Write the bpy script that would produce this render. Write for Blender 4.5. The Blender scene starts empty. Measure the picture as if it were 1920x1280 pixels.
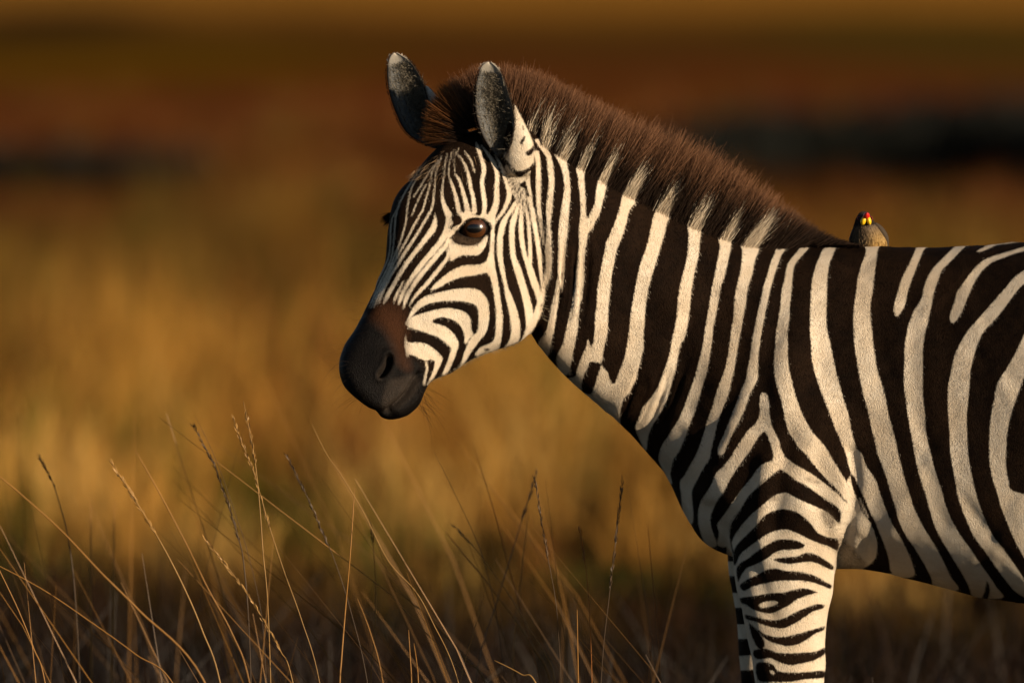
import bpy, bmesh, math, random
import numpy as np
from mathutils import Vector, Matrix
from mathutils.bvhtree import BVHTree

rng = np.random.default_rng(7)
random.seed(7)
scene = bpy.context.scene
COL = scene.collection

# ---------------------------------------------------------------- camera: a 500 mm lens, 26.7 m away
CAM_Y, CAM_Z, AIM_Z = -26.7, 1.95, 1.115
DIST = math.hypot(CAM_Y, CAM_Z - AIM_Z)
PITCH = math.atan2(CAM_Z - AIM_Z, -CAM_Y)
LENS = 36.0 * DIST / 1.92
cam_data = bpy.data.cameras.new("camera")
cam = bpy.data.objects.new("camera", cam_data)
COL.objects.link(cam)
cam.location = (0, CAM_Y, CAM_Z)
cam.rotation_euler = (math.pi / 2 - PITCH, 0, 0)
cam_data.sensor_width = 36.0
cam_data.lens = LENS
cam_data.clip_start = 1.0
cam_data.clip_end = 9000
cam_data.dof.use_dof = True
cam_data.dof.focus_distance = DIST - 0.20
cam_data.dof.aperture_fstop = 4.0
scene.camera = cam

# ---------------------------------------------------------------- daylight: low warm sun from the right, behind the photographer
SUN_EL, SUN_AZ = math.radians(13.0), math.radians(126.0)      # azimuth clockwise from +Y
to_sun = Vector((math.sin(SUN_AZ) * math.cos(SUN_EL), math.cos(SUN_AZ) * math.cos(SUN_EL), math.sin(SUN_EL)))
world = bpy.data.worlds.new("World")
scene.world = world
world.use_nodes = True
wn = world.node_tree.nodes
wn.clear()
sky = wn.new("ShaderNodeTexSky")
sky.sky_type = 'NISHITA'
sky.sun_disc = False
sky.sun_elevation = SUN_EL
sky.sun_rotation = SUN_AZ
sky.altitude = 1600
bg = wn.new("ShaderNodeBackground")
bg.inputs["Strength"].default_value = 0.05
wo = wn.new("ShaderNodeOutputWorld")
world.node_tree.links.new(sky.outputs[0], bg.inputs[0])
world.node_tree.links.new(bg.outputs[0], wo.inputs[0])
sun_data = bpy.data.lights.new("sun", 'SUN')
sun_data.energy = 5.0
sun_data.angle = math.radians(0.5)
sun_data.color = (1.0, 0.81, 0.58)
sun = bpy.data.objects.new("sun", sun_data)
COL.objects.link(sun)
sun.rotation_euler = to_sun.to_track_quat('Z', 'Y').to_euler()
sun.location = (20, -20, 12)

vs = scene.view_settings
vs.view_transform = 'Standard'
vs.look = 'None'
vs.exposure = 0.42
vs.gamma = 1.0
vs.use_curve_mapping = False
scene.render.film_transparent = False
scene.cycles.use_denoising = True

# ---------------------------------------------------------------- helpers
_cp, _sp = math.cos(PITCH), math.sin(PITCH)
_k = 36.0 / LENS / 1920.0
def at(u, v, y=0.0):
    """point of the place measured u mm along and v mm down on the photograph, y metres behind the plane of the animal"""
    a, b = (u - 960) * _k, -(v - 640) * _k
    dy, dz = _cp + b * _sp, -_sp + b * _cp
    t = (y - CAM_Y) / dy
    return np.array((a * t, y, CAM_Z + dz * t))
def measure(P):
    """the inverse of at(): u, v of points"""
    P = np.asarray(P, float)
    X, Y, Z = P[:, 0], P[:, 1] - CAM_Y, P[:, 2] - CAM_Z
    f = Y * _cp - Z * _sp
    up = Y * _sp + Z * _cp
    return 960 + X / f / _k, 640 - up / f / _k

def mesh_from(name, V, F, smooth=True):
    """V (n,3), F (m,k) with one polygon size"""
    V = np.asarray(V, np.float32); F = np.asarray(F, np.int32)
    me = bpy.data.meshes.new(name)
    me.vertices.add(len(V)); me.vertices.foreach_set("co", V.ravel())
    n, k = F.shape
    me.loops.add(n * k); me.loops.foreach_set("vertex_index", F.ravel())
    me.polygons.add(n); me.polygons.foreach_set("loop_start", np.arange(0, n * k, k, dtype=np.int32))
    me.update(calc_edges=True)
    me.polygons.foreach_set("use_smooth", np.full(n, smooth, bool))
    return me
def set_float(me, name, a):
    at_ = me.attributes.new(name, 'FLOAT', 'POINT'); at_.data.foreach_set("value", np.asarray(a, np.float32).ravel())
def set_color(me, name, rgb):
    c = np.ones((len(rgb), 4), np.float32); c[:, :3] = rgb
    at_ = me.attributes.new(name, 'FLOAT_COLOR', 'POINT'); at_.data.foreach_set("color", c.ravel())
def obj(name, me, mat=None, parent=None):
    o = bpy.data.objects.new(name, me); COL.objects.link(o)
    if mat is not None: me.materials.append(mat)
    if parent is not None:
        o.parent = parent
        o.matrix_parent_inverse = Matrix.Translation(-Vector(parent.location))
    return o
def tag(o, label=None, cat=None, group=None, kind=None):
    if label: o["label"] = label
    if cat: o["category"] = cat
    if group: o["group"] = group
    if kind: o["kind"] = kind
    return o
def empty(name, loc):
    o = bpy.data.objects.new(name, None); COL.objects.link(o); o.location = loc; o.empty_display_size = 0.1
    return o

class NT:
    def __init__(self, name):
        self.m = bpy.data.materials.new(name); self.m.use_nodes = True
        self.t = self.m.node_tree; self.t.nodes.clear()
    def n(self, typ, **kw):
        nd = self.t.nodes.new(typ)
        for k, v in kw.items(): setattr(nd, k, v)
        return nd
    def l(self, a, b): self.t.links.new(a, b)
    def val(self, x): 
        nd = self.n("ShaderNodeValue"); nd.outputs[0].default_value = x; return nd.outputs[0]
    def math(self, op, a, b=None, c=None, clamp=False):
        nd = self.n("ShaderNodeMath", operation=op, use_clamp=clamp)
        for i, x in enumerate((a, b, c)):
            if x is None: continue
            if isinstance(x, (int, float)): nd.inputs[i].default_value = x
            else: self.l(x, nd.inputs[i])
        return nd.outputs[0]
    def mix(self, f, a, b):
        nd = self.n("ShaderNodeMix", data_type='RGBA')
        for s, x in ((0, f), (6, a), (7, b)):
            if isinstance(x, (int, float)): nd.inputs[s].default_value = x
            elif isinstance(x, tuple): nd.inputs[s].default_value = (*x, 1)
            else: self.l(x, nd.inputs[s])
        return nd.outputs[2]
    def attr(self, name):
        return self.n("ShaderNodeAttribute", attribute_name=name)
    def noise(self, scale, detail=3, rough=.5, vec=None, sc=None):
        nd = self.n("ShaderNodeTexNoise"); nd.inputs["Scale"].default_value = scale
        nd.inputs["Detail"].default_value = detail; nd.inputs["Roughness"].default_value = rough
        if vec is None: vec = self.n("ShaderNodeTexCoord").outputs["Object"]
        if sc is not None:
            mp = self.n("ShaderNodeMapping"); mp.inputs["Scale"].default_value = sc; self.l(vec, mp.inputs[0]); vec = mp.outputs[0]
        self.l(vec, nd.inputs["Vector"]); return nd.outputs["Fac"]
    def bsdf(self, color, rough=.6, spec=.3, normal=None, **kw):
        b = self.n("ShaderNodeBsdfPrincipled")
        for key, x in (("Base Color", color), ("Roughness", rough), ("Specular IOR Level", spec), *kw.items()):
            if isinstance(x, (int, float)): b.inputs[key].default_value = x
            elif isinstance(x, tuple): b.inputs[key].default_value = (*x, 1)
            else: self.l(x, b.inputs[key])
        if normal is not None: self.l(normal, b.inputs["Normal"])
        return b.outputs[0]
    def out(self, s):
        o = self.n("ShaderNodeOutputMaterial"); self.l(s, o.inputs[0]); return self.m

def strand_material(name, translucent=.25, rough=.55, spec=.25):
    k = NT(name)
    c = k.attr("tint").outputs["Color"]
    b = k.bsdf(c, rough, spec)
    t = k.n("ShaderNodeBsdfTranslucent"); k.l(c, t.inputs[0])
    m = k.n("ShaderNodeMixShader"); m.inputs[0].default_value = translucent
    k.l(b, m.inputs[1]); k.l(t.outputs[0], m.inputs[2])
    return k.out(m.outputs[0])
M_HAIR = strand_material("hair", .22, .7, .05)
M_GRASS = strand_material("dry_grass_blades", .25, .7, .1)
M_STALK = strand_material("grass_stalk", .15, .5, .3)

def ribbons(P, W, C, name):
    """P (n,k,3) strand points, W (n,k) widths, C (n,k,3) colours -> one mesh of thin blades, each turned its own way"""
    n, k, _ = P.shape
    T = np.gradient(P, axis=1); T /= np.linalg.norm(T, axis=2, keepdims=True) + 1e-12
    R = rng.normal(size=(n, 1, 3)); S = np.cross(T, R); S /= np.linalg.norm(S, axis=2, keepdims=True) + 1e-12
    A = P - S * W[..., None] / 2; B = P + S * W[..., None] / 2
    V = np.stack((A, B), 2).reshape(-1, 3)
    base = (np.arange(n) * 2 * k)[:, None] + (np.arange(k - 1) * 2)[None, :]
    F = np.stack((base, base + 1, base + 3, base + 2), -1).reshape(-1, 4)
    me = mesh_from(name, V, F)
    set_color(me, "tint", np.repeat(C.reshape(-1, 3), 2, 0))
    return me
# ---------------------------------------------------------------- the land
def ground():
    xs = np.concatenate((-np.geomspace(4000, 12, 14), np.linspace(-10, 10, 41), np.geomspace(12, 4000, 14)))
    ys = np.concatenate((np.linspace(-400, -40, 8), np.linspace(-30, 120, 151), np.geomspace(125, 6000, 26)))
    X, Y = np.meshgrid(xs, ys)
    Z = 0.012 * np.sin(X * 1.7 + Y * .6) + 0.015 * np.sin(Y * .9 + 1.0) * np.cos(X * .5)
    Z *= np.clip((120 - np.abs(Y)) / 60, 0, 1)
    V = np.stack((X, Y, Z), -1).reshape(-1, 3)
    nx, ny = len(xs), len(ys)
    i = (np.arange(ny - 1)[:, None] * nx + np.arange(nx - 1)[None]).ravel()
    F = np.stack((i, i + 1, i + nx + 1, i + nx), -1)
    k = NT("savanna_ground")
    geo = k.n("ShaderNodeNewGeometry").outputs["Position"]
    sep = k.n("ShaderNodeSeparateXYZ"); k.l(geo, sep.inputs[0])
    big = k.noise(.17, 4, .6, geo, (1.0, .30, 1)); hue = k.noise(.33, 3, .6, geo, (1.0, .22, 1)); mid = k.noise(.6, 4, .6, geo); fine = k.noise(9, 4, .65, geo)
    d = k.math('ADD', sep.outputs[1], k.math('MULTIPLY', k.math('SUBTRACT', big, .5), k.math('MULTIPLY_ADD', sep.outputs[1], .55, 6.0)))
    r = k.n("ShaderNodeValToRGB")
    k.l(k.math('DIVIDE', d, 300.0), r.inputs[0])
    e = r.color_ramp.elements
    stops = [(0.0, (.005, .0035, .002)), (.045, (.006, .004, .0022)), (.060, (.09, .042, .010)), (.15, (.13, .055, .012)), (.21, (.15, .048, .011)),
             (.30, (.15, .037, .009)), (.42, (.165, .042, .010)), (.52, (.11, .042, .008)), (.64, (.13, .055, .009)), (.74, (.42, .17, .024)), (1.0, (.46, .20, .03))]
    while len(e) < len(stops): e.new(.5)
    for q, (p, c) in zip(e, stops): q.position = p; q.color = (*c, 1)
    # near-black and olive patches of ground colour, each with a place of its own
    col = k.mix(k.math('MULTIPLY_ADD', hue, 2.6, -1.15, clamp=True), r.outputs[0], k.mix(.55, r.outputs[0], (.10, .060, .006)))
    col = k.mix(k.math('MULTIPLY_ADD', hue, -2.8, 1.12, clamp=True), col, k.mix(.6, col, (.045, .018, .005)))
    def patch(cx, cy, rx, ry, c, amount):
        nonlocal col
        a = k.math('DIVIDE', k.math('SUBTRACT', sep.outputs[0], cx), rx); b = k.math('DIVIDE', k.math('SUBTRACT', sep.outputs[1], cy), ry)
        q = k.math('SQRT', k.math('ADD', k.math('MULTIPLY', a, a), k.math('MULTIPLY', b, b)))
        q = k.math('ADD', q, k.math('MULTIPLY', k.math('SUBTRACT', mid, .5), .5))
        m = k.math('MULTIPLY', k.math('SUBTRACT', 1.35, q, clamp=True), amount * 1.6, clamp=True)
        col = k.mix(m, col, c)
    patch(6.0, 82.0, 5.4, 17.0, (.005, .005, .0035), 1.05)
    patch(-3.5, 74.0, 1.7, 5.5, (.014, .009, .005), 1.1)
    patch(-7.4, 200.0, 1.8, 26.0, (.03, .02, .006), .9)
    patch(-4.5, 140.0, 3.2, 18.0, (.14, .065, .003), .9)
    patch(6.0, 170.0, 2.6, 40.0, (.10, .055, .008), .9)
    col = k.mix(k.math('MULTIPLY', fine, .5), col, k.mix(.5, col, (.03, .015, .008)))
    bp = k.n("ShaderNodeBump"); bp.inputs["Strength"].default_value = .5; bp.inputs["Distance"].default_value = .05; k.l(fine, bp.inputs["Height"])
    o = obj("ground", mesh_from("ground", V, F), k.out(k.bsdf(col, .95, 0.0, bp.outputs[0])))
    tag(o, kind="structure")
ground()

def blades(px, py, h, lean, w, cbase, ctip, name):
    """standing blades at ground points (px, py): bent ribbons of four points"""
    n = len(px); a = rng.uniform(0, 2 * math.pi, n)
    t = np.array((0, .35, .7, 1.0))[None]
    dx = (np.cos(a) * lean)[:, None]; dy = (np.sin(a) * lean)[:, None]
    P = np.zeros((n, 4, 3))
    P[..., 0] = px[:, None] + dx * h[:, None] * t ** 2; P[..., 1] = py[:, None] + dy * h[:, None] * t ** 2
    P[..., 2] = h[:, None] * (t - .22 * (lean[:, None]) * t ** 2) - .02
    W = w[:, None] * np.array((1, .9, .65, .15))[None]
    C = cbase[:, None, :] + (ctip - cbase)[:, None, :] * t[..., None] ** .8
    return ribbons(P, W, C, name)

GOLD = np.array((.46, .20, .036)); STRAW = np.array((.52, .27, .07)); GREEN = np.array((.15, .11, .012)); RUST = np.array((.28, .09, .02)); CHAR = np.array((.02, .013, .008))
def meadow(name, tufts, per, hmin, hmax, d0, d1, side, mixw, dark=1.0, seed=0.0, fade=False):
    """clumped grass between two distances; clumps share a colour and a height"""
    ty = d0 + (d1 - d0) * rng.random(tufts) ** 1.15
    half = side + ty * .04
    tx = rng.uniform(-1, 1, tufts) * half
    pn = np.sin(tx * 2.3 + 1.7 * np.sin(ty * .31 + seed)) * np.sin(ty * .55 + 2.0 * np.sin(tx * .9 + seed)) + .4 * np.sin(tx * 5.1 + ty * 1.3)
    base = np.array([GOLD, STRAW, GREEN, RUST])[rng.choice(4, tufts, p=mixw)] * rng.uniform(.75, 1.15, (tufts, 1)) * dark
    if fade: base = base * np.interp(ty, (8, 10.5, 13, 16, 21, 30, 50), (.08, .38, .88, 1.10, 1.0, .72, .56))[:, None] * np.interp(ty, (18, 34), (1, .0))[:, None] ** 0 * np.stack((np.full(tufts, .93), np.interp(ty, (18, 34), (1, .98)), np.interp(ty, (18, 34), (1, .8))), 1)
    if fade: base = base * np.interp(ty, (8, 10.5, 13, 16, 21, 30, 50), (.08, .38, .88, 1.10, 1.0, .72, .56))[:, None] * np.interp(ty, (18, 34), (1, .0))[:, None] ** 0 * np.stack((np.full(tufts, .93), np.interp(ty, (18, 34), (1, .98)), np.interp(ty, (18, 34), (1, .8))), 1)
    base = np.where((pn < -.45)[:, None] & (rng.random(tufts) < .8)[:, None], base * np.array((.30, .47, .4)), base)
    base = np.where((pn > .55)[:, None] & (rng.random(tufts) < .8)[:, None], base * np.array((1.4, 1.4, 1.5)), base)
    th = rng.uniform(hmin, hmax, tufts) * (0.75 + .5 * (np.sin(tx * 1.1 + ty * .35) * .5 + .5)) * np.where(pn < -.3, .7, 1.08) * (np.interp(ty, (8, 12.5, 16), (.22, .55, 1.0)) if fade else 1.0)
    rad = rng.uniform(.08, .26, tufts)
    keep = ~((((tx - 6.0) / 5.6) ** 2 + ((ty - 82) / 19) ** 2 < 1) | (((tx + 3.5) / 1.7) ** 2 + ((ty - 74) / 6) ** 2 < 1))
    tx, ty, base, th, rad = tx[keep], ty[keep], base[keep], th[keep], rad[keep]; tufts = len(tx)
    i = np.repeat(np.arange(tufts), per)
    n = len(i); r = rad[i] * np.sqrt(rng.random(n)); a = rng.uniform(0, 2 * math.pi, n)
    tip = base[i] * rng.uniform(.8, 1.2, (n, 1))
    return obj(name, blades(tx[i] + r * np.cos(a), ty[i] + r * np.sin(a), th[i] * rng.uniform(.5, 1.1, n), np.abs(rng.normal(.25, .2, n)),
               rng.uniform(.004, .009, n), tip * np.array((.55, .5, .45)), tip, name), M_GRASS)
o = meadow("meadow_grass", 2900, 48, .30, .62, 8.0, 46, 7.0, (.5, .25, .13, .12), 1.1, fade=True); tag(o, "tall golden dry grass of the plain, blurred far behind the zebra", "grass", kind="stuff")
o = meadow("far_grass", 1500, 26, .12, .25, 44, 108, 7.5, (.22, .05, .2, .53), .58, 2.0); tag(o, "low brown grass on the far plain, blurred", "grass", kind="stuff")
o = meadow("dark_grass", 420, 26, .10, .30, 3.0, 12.5, 2.6, (.15, .05, .2, .6), .05); tag(o, "dark scorched grass low behind the zebra's legs", "grass", kind="stuff")  # short grass tinted almost black

# shrubs beyond the meadow
def leaf_material():
    k = NT("shrub_leaf"); c = k.attr("tint").outputs["Color"]
    return k.out(k.bsdf(c, .7, .2))
M_LEAF = leaf_material()
M_BARK = (lambda k: k.out(k.bsdf(k.mix(k.noise(40), (.05, .035, .022), (.11, .08, .05)), .9, .1)))(NT("bark"))
def tube_verts(P, R, sides=6):
    P = np.asarray(P, float); R = np.asarray(R, float); n = len(P)
    T = np.gradient(P, axis=0); T /= np.linalg.norm(T, axis=1, keepdims=True) + 1e-12
    ref = np.where(np.abs(T[:, 2:3]) > .9, np.array((1., 0, 0)), np.array((0, 0, 1.)))
    A = np.cross(T, ref); A /= np.linalg.norm(A, axis=1, keepdims=True) + 1e-12; B = np.cross(T, A)
    a = np.arange(sides) / sides * 2 * math.pi
    V = P[:, None] + R[:, None, None] * (A[:, None] * np.cos(a)[None, :, None] + B[:, None] * np.sin(a)[None, :, None])
    i = (np.arange(n - 1)[:, None] * sides + np.arange(sides)[None]); j = (np.arange(n - 1)[:, None] * sides + (np.arange(sides)[None] + 1) % sides)
    return V.reshape(-1, 3), np.stack((i, j, j + sides, i + sides), -1).reshape(-1, 4)
def shrub(x, y, w, h, tint, label, group):
    root = tag(empty("shrub", (x, y, 0)), label, "shrub", group)
    VV, FF, tips = [], [], []; off = 0
    for s in range(9):
        a = rng.uniform(0, 2 * math.pi); sp = rng.uniform(.2, .8)
        P = [(x, y, -.05), (x + math.cos(a) * w * .2 * sp, y + math.sin(a) * w * .2 * sp, h * .35), (x + math.cos(a) * w * .45 * sp, y + math.sin(a) * w * .45 * sp, h * rng.uniform(.6, .85))]
        V, F = tube_verts(P, (.03, .02, .008), 5); VV.append(V); FF.append(F + off); off += len(V); tips += P[1:]
    obj("stem", mesh_from("stem", np.concatenate(VV), np.concatenate(FF)), M_BARK, root)
    n = 5200; tips = np.array(tips)
    c = tips[rng.integers(0, len(tips), n)] + rng.normal(size=(n, 3)) * np.array((w * .2, w * .2, h * .16))
    c[:, 2] = np.clip(c[:, 2], .03, None)
    u = rng.normal(size=(n, 3)); u /= np.linalg.norm(u, axis=1, keepdims=True); v = np.cross(u, rng.normal(size=(n, 3))); v /= np.linalg.norm(v, axis=1, keepdims=True)
    L = rng.uniform(.03, .06, (n, 1))
    V = np.stack((c - u * L, c + v * L * .5, c + u * L, c - v * L * .5), 1).reshape(-1, 3)
    me = mesh_from("foliage", V, np.arange(4 * n).reshape(n, 4), False)
    set_color(me, "tint", np.repeat(np.array(tint)[None] * rng.uniform(.5, 1.5, (n, 1)), 4, 0))
    obj("foliage", me, M_LEAF, root)
DK = (.009, .009, .005)
gs = "dark low shrubs across the far plain"
shrub(1.2, 74.0, 1.2, .22, DK, "smallest dark shrub, nearest the mane in the blurred row above the zebra", gs)
shrub(2.3, 76.0, 1.5, .34, DK, "low dark shrub beside the smallest one in the blurred row above the mane", gs)
shrub(3.4, 77.0, 1.7, .42, DK, "middle dark shrub of the blurred row above the zebra's withers", gs)
shrub(4.6, 75.0, 1.8, .46, DK, "tallest dark shrub of the blurred row above the zebra's back", gs)
shrub(5.9, 76.5, 1.9, .46, DK, "dark shrub cut by the right edge of the photo above the zebra's back", gs)
shrub(-3.4, 73.0, 1.6, .16, (.012, .009, .005), "very low dark brown shrub blurred at the left edge of the photo", gs)
# ---------------------------------------------------------------- coat markings
# The markings are a map over the side of the animal (millimetres: u along, v down from 1.755 m).
CU0, CV0, CW, CH = 580, 60, 2020, 1720          # extent of the map
COAT = np.full((CH, CW), -30.0, np.float32)      # signed distance: > 0 white hair, < 0 dark hair

def catmull(P, closed, n=4):
    P = np.asarray(P, float)
    N = len(P); out = []
    rng = range(N) if closed else range(N - 1)
    for i in rng:
        if closed:
            a, b, c, d = P[(i - 1) % N], P[i], P[(i + 1) % N], P[(i + 2) % N]
        else:
            a, b, c, d = P[max(i - 1, 0)], P[i], P[i + 1], P[min(i + 2, N - 1)]
        for t in np.arange(n) / n:
            out.append(0.5 * (2 * b + (c - a) * t + (2 * a - 5 * b + 4 * c - d) * t * t + (3 * b - a - 3 * c + d) * t ** 3))
    if not closed:
        out.append(P[-1])
    return np.array(out)

def window(P, m=34):
    x0 = max(int(P[:, 0].min() - m) - CU0, 0); x1 = min(int(P[:, 0].max() + m) - CU0, CW - 1)
    y0 = max(int(P[:, 1].min() - m) - CV0, 0); y1 = min(int(P[:, 1].max() + m) - CV0, CH - 1)
    return x0, x1, y0, y1

def poly_sd(P, smooth=True):
    Q = catmull(P, True) if smooth else np.asarray(P, float)
    x0, x1, y0, y1 = window(Q)
    if x1 <= x0 or y1 <= y0: return None
    X, Y = np.meshgrid(np.arange(x0, x1) + CU0, np.arange(y0, y1) + CV0)
    X = X.astype(np.float32); Y = Y.astype(np.float32)
    d2 = np.full(X.shape, 1e9, np.float32); ins = np.zeros(X.shape, bool)
    for a, b in zip(Q, np.roll(Q, -1, 0)):
        ex, ey = b - a; L = ex * ex + ey * ey
        if L < 1e-9: continue
        t = np.clip(((X - a[0]) * ex + (Y - a[1]) * ey) / L, 0, 1)
        d2 = np.minimum(d2, (X - a[0] - t * ex) ** 2 + (Y - a[1] - t * ey) ** 2)
        if a[1] != b[1]:
            c = ((a[1] > Y) != (b[1] > Y)) & (X < a[0] + (Y - a[1]) * ex / ey)
            ins ^= c
    d = np.sqrt(d2)
    return (x0, x1, y0, y1), np.where(ins, d, -d)

def line_sd(P):
    """polyline of (x, y, width)"""
    Q = catmull(P, False, 5)
    x0, x1, y0, y1 = window(Q)
    if x1 <= x0 or y1 <= y0: return None
    X, Y = np.meshgrid(np.arange(x0, x1) + CU0, np.arange(y0, y1) + CV0)
    s = np.full(X.shape, -1e9, np.float32)
    for a, b in zip(Q[:-1], Q[1:]):
        ex, ey = b[0] - a[0], b[1] - a[1]; L = ex * ex + ey * ey
        if L < 1e-9: continue
        t = np.clip(((X - a[0]) * ex + (Y - a[1]) * ey) / L, 0, 1)
        d = np.sqrt((X - a[0] - t * ex) ** 2 + (Y - a[1] - t * ey) ** 2)
        s = np.maximum(s, (a[2] + (b[2] - a[2]) * t) / 2 - d)
    return (x0, x1, y0, y1), s

def put(res, white, tgt=None):
    if res is None: return
    (x0, x1, y0, y1), s = res
    T = COAT if tgt is None else tgt
    R = T[y0:y1, x0:x1]
    R[:] = np.maximum(R, s) if white else np.minimum(R, -s)

def full(P, o):
    return [((p[0] / o[2] + o[0], p[1] / o[2] + o[1]) + tuple(q / o[2] for q in p[2:])) for p in P]
I = (0, 0, 1.0)
H1 = (600, 80, 4.0); H2 = (600, 380, 4.0); B1 = (940, 120, 4.0); B7 = (1140, 700, 4.0); B5 = (1440, 420, 4.0); LG = (1200, 880, 3.2); B8 = (1440, 880, 4.0)
def WP(P, o=I): put(poly_sd(full(P, o)), True)
def BP(P, o=I): put(poly_sd(full(P, o)), False)
def WL(P, o=I): put(line_sd(full(P, o)), True)
def BL(P, o=I): put(line_sd(full(P, o)), False)
def rows(R):
    return [(r[1], r[0]) for r in R] + [(r[2], r[0]) for r in reversed(R)]
def WR(R, o=I): WP(rows(R), o)

# ---- neck
WR([(262,1004,1026),(280,1014,1027),(295,1024,1034),(320,1027,1038),(345,1029,1039),(370,1026,1037),(395,1024,1035),(420,1025,1032),(445,1024,1034),(470,1022,1034),(495,1024,1034),(515,1022,1032),(533,1021,1027)])
WR([(272,1048,1072),(282,1043,1064),(290,1040,1058),(300,1046,1061),(320,1054,1066),(345,1058,1069),(370,1056,1069),(395,1052,1067),(437,1047,1064),(470,1047,1060),(495,1046,1059),(520,1047,1057),(540,1051,1055),(547,1052,1053)])
WR([(523,1045,1047),(545,1041,1048),(570,1035,1046),(595,1030,1042),(620,1024,1039),(637,1012,1034),(655,1006,1031),(670,1004,1024)])
WR([(296,1090,1112),(306,1082,1104),(320,1081,1097),(333,1084,1095),(345,1085,1096),(370,1087.5,1097.5),(395,1089,1098),(410,1088,1101),(425,1086,1112),(435,1086,1104),(445,1086,1101),(470,1085,1097.5),(495,1082.5,1095),(520,1080,1095),(545,1076,1092),(560,1075,1091),(570,1072.5,1087.5),(595,1067.5,1085),(620,1061,1082.5),(645,1055,1077.5),(670,1043,1072.5),(682,1044,1070),(700,1050,1066)])
WR([(322,1130,1160),(335,1123,1148),(350,1119,1137),(365,1117,1134),(382,1115,1129),(402,1106,1124),(415,1098,1116),(424,1090,1111)])
WR([(350,1178,1212),(362,1170,1200),(370,1166,1197),(382,1164,1190),(395,1160,1180),(420,1152,1174),(445,1141,1166),(457,1136,1161),(470,1134,1156),(495,1129,1151),(520,1124,1146),(545,1120,1144),(570,1119,1141),(595,1116,1140),(620,1115,1139),(645,1112,1134),(665,1100,1130),(675,1098,1128)])
WP([(1102,636),(1107,650),(1112,660),(1128,668),(1127,678),(1132,690),(1150,700),(1172,670),(1178,645),(1206,645),(1202,670),(1196,695),(1187,720),(1180,735),(1168,750),(1162,775),(1160,800),(1120,780),(1075,740),(1062,712),(1078,706),(1083,690),(1092,666),(1099,650)])
BP([(1137,640),(1134,655),(1130,670),(1127,678),(1132,683),(1139,686),(1140,700),(1145,715),(1152,719),(1158,705),(1164,690),(1171,670),(1176,645),(1160,630)])
BP([(1107,678),(1126,681),(1125,690),(1120,705),(1116,720),(1108,738),(1092,735),(1090,727),(1092,710),(1100,692)])
WR([(380,1238,1275),(395,1230,1262),(407,1225,1256),(420,1222,1250),(445,1217,1244),(470,1210,1236),(495,1201,1229),(520,1195,1221),(545,1190,1215),(570,1186,1211),(595,1182,1209),(620,1180,1207),(645,1176,1206),(670,1171,1202),(695,1164,1196),(720,1155,1187)])
WR([(408,1296,1325),(420,1289,1318),(430,1290,1315),(452,1291,1312),(477,1289,1310),(502,1284,1304),(527,1277,1299),(557,1272,1295),(570,1271,1294),(595,1269,1291),(620,1264,1287),(637,1260,1282),(645,1259,1276),(670,1254,1271),(695,1245,1266),(725,1234,1257),(750,1217,1250),(762,1206,1243),(775,1201,1237),(787,1196,1230),(800,1191,1222),(812,1194,1217),(825,1200,1214),(842,1208,1212)])
WR([(435,1353,1378),(445,1347,1369),(452,1348,1371),(465,1350,1370),(490,1345,1365),(515,1340,1359),(540,1335,1351),(565,1331,1347),(590,1327,1342),(615,1322,1337),(640,1319,1335),(665,1314,1331),(690,1307,1327),(715,1300,1320),(740,1291,1312),(765,1282,1305),(790,1270,1295),(815,1254,1286),(837,1240,1277),(850,1236,1270),(862,1235,1262),(875,1240,1259),(890,1248,1257),(905,1256,1260)])
WR([(450,1396,1440),(460,1390,1430),(466,1391,1424),(472,1392,1422),(490,1391,1415),(515,1387,1410),(540,1381,1402),(565,1377,1399),(590,1376,1394),(615,1372,1390),(640,1369,1385),(665,1365,1381),(690,1360,1377),(715,1351,1371),(740,1342,1365),(765,1335,1355),(790,1326,1346),(815,1319,1340),(840,1310,1334),(860,1301,1330),(875,1292,1320),(890,1284,1312),(900,1276,1307),(912,1275,1300),(925,1277,1297),(950,1279,1299),(965,1283,1300),(980,1292,1298)])
WR([(456,1464,1482),(465,1456,1475),(477,1452,1466),(490,1446,1461),(515,1439,1452),(540,1431,1445),(565,1426,1439),(590,1420,1434),(615,1415,1429),(640,1410,1425),(665,1407,1422),(690,1402,1421),(710,1399,1420),(727,1392,1412),(740,1387,1405),(765,1377,1397),(790,1367,1385),(815,1357,1372),(840,1346,1361),(851,1348,1355)])
# fork on the shoulder and the bands that leave it
WP([(1140,180),(1150,150),(1170,145),(1190,155),(1205,200),(1210,300),(1222,385),(1190,430),(1165,435),(1110,500),(1070,570),(1010,650),(960,720),(910,800),(870,880),(820,950),(790,1010),(770,1070),(770,1130),(790,1200),(815,1290),(740,1290),(690,1180),(675,1090),(680,1010),(700,950),(740,890),(780,820),(810,750),(870,690),(920,630),(960,560),(1000,500),(1050,430),(1110,370),(1135,320),(1140,250)], B7)
WP([(1180,430),(1222,385),(1250,440),(1280,500),(1300,570),(1322,625),(1290,690),(1240,665),(1240,600),(1220,530),(1200,470)], B7)
WP([(1230,655),(1300,645),(1275,695),(1220,750),(1160,800),(1110,860),(1060,930),(1020,990),(960,1050),(920,1110),(908,1160),(912,1230),(928,1290),(825,1290),(832,1200),(820,1140),(830,1110),(870,1060),(910,1000),(960,930),(1010,860),(1070,790),(1110,730),(1160,680)], B7)
WP([(1285,640),(1322,622),(1400,680),(1500,735),(1600,805),(1700,885),(1785,965),(1800,1000),(1760,1040),(1700,980),(1640,940),(1560,890),(1480,830),(1400,790),(1310,720),(1270,700)], B7)
WP([(795,158),(815,176),(850,212),(838,240),(812,232),(798,200)])
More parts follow.
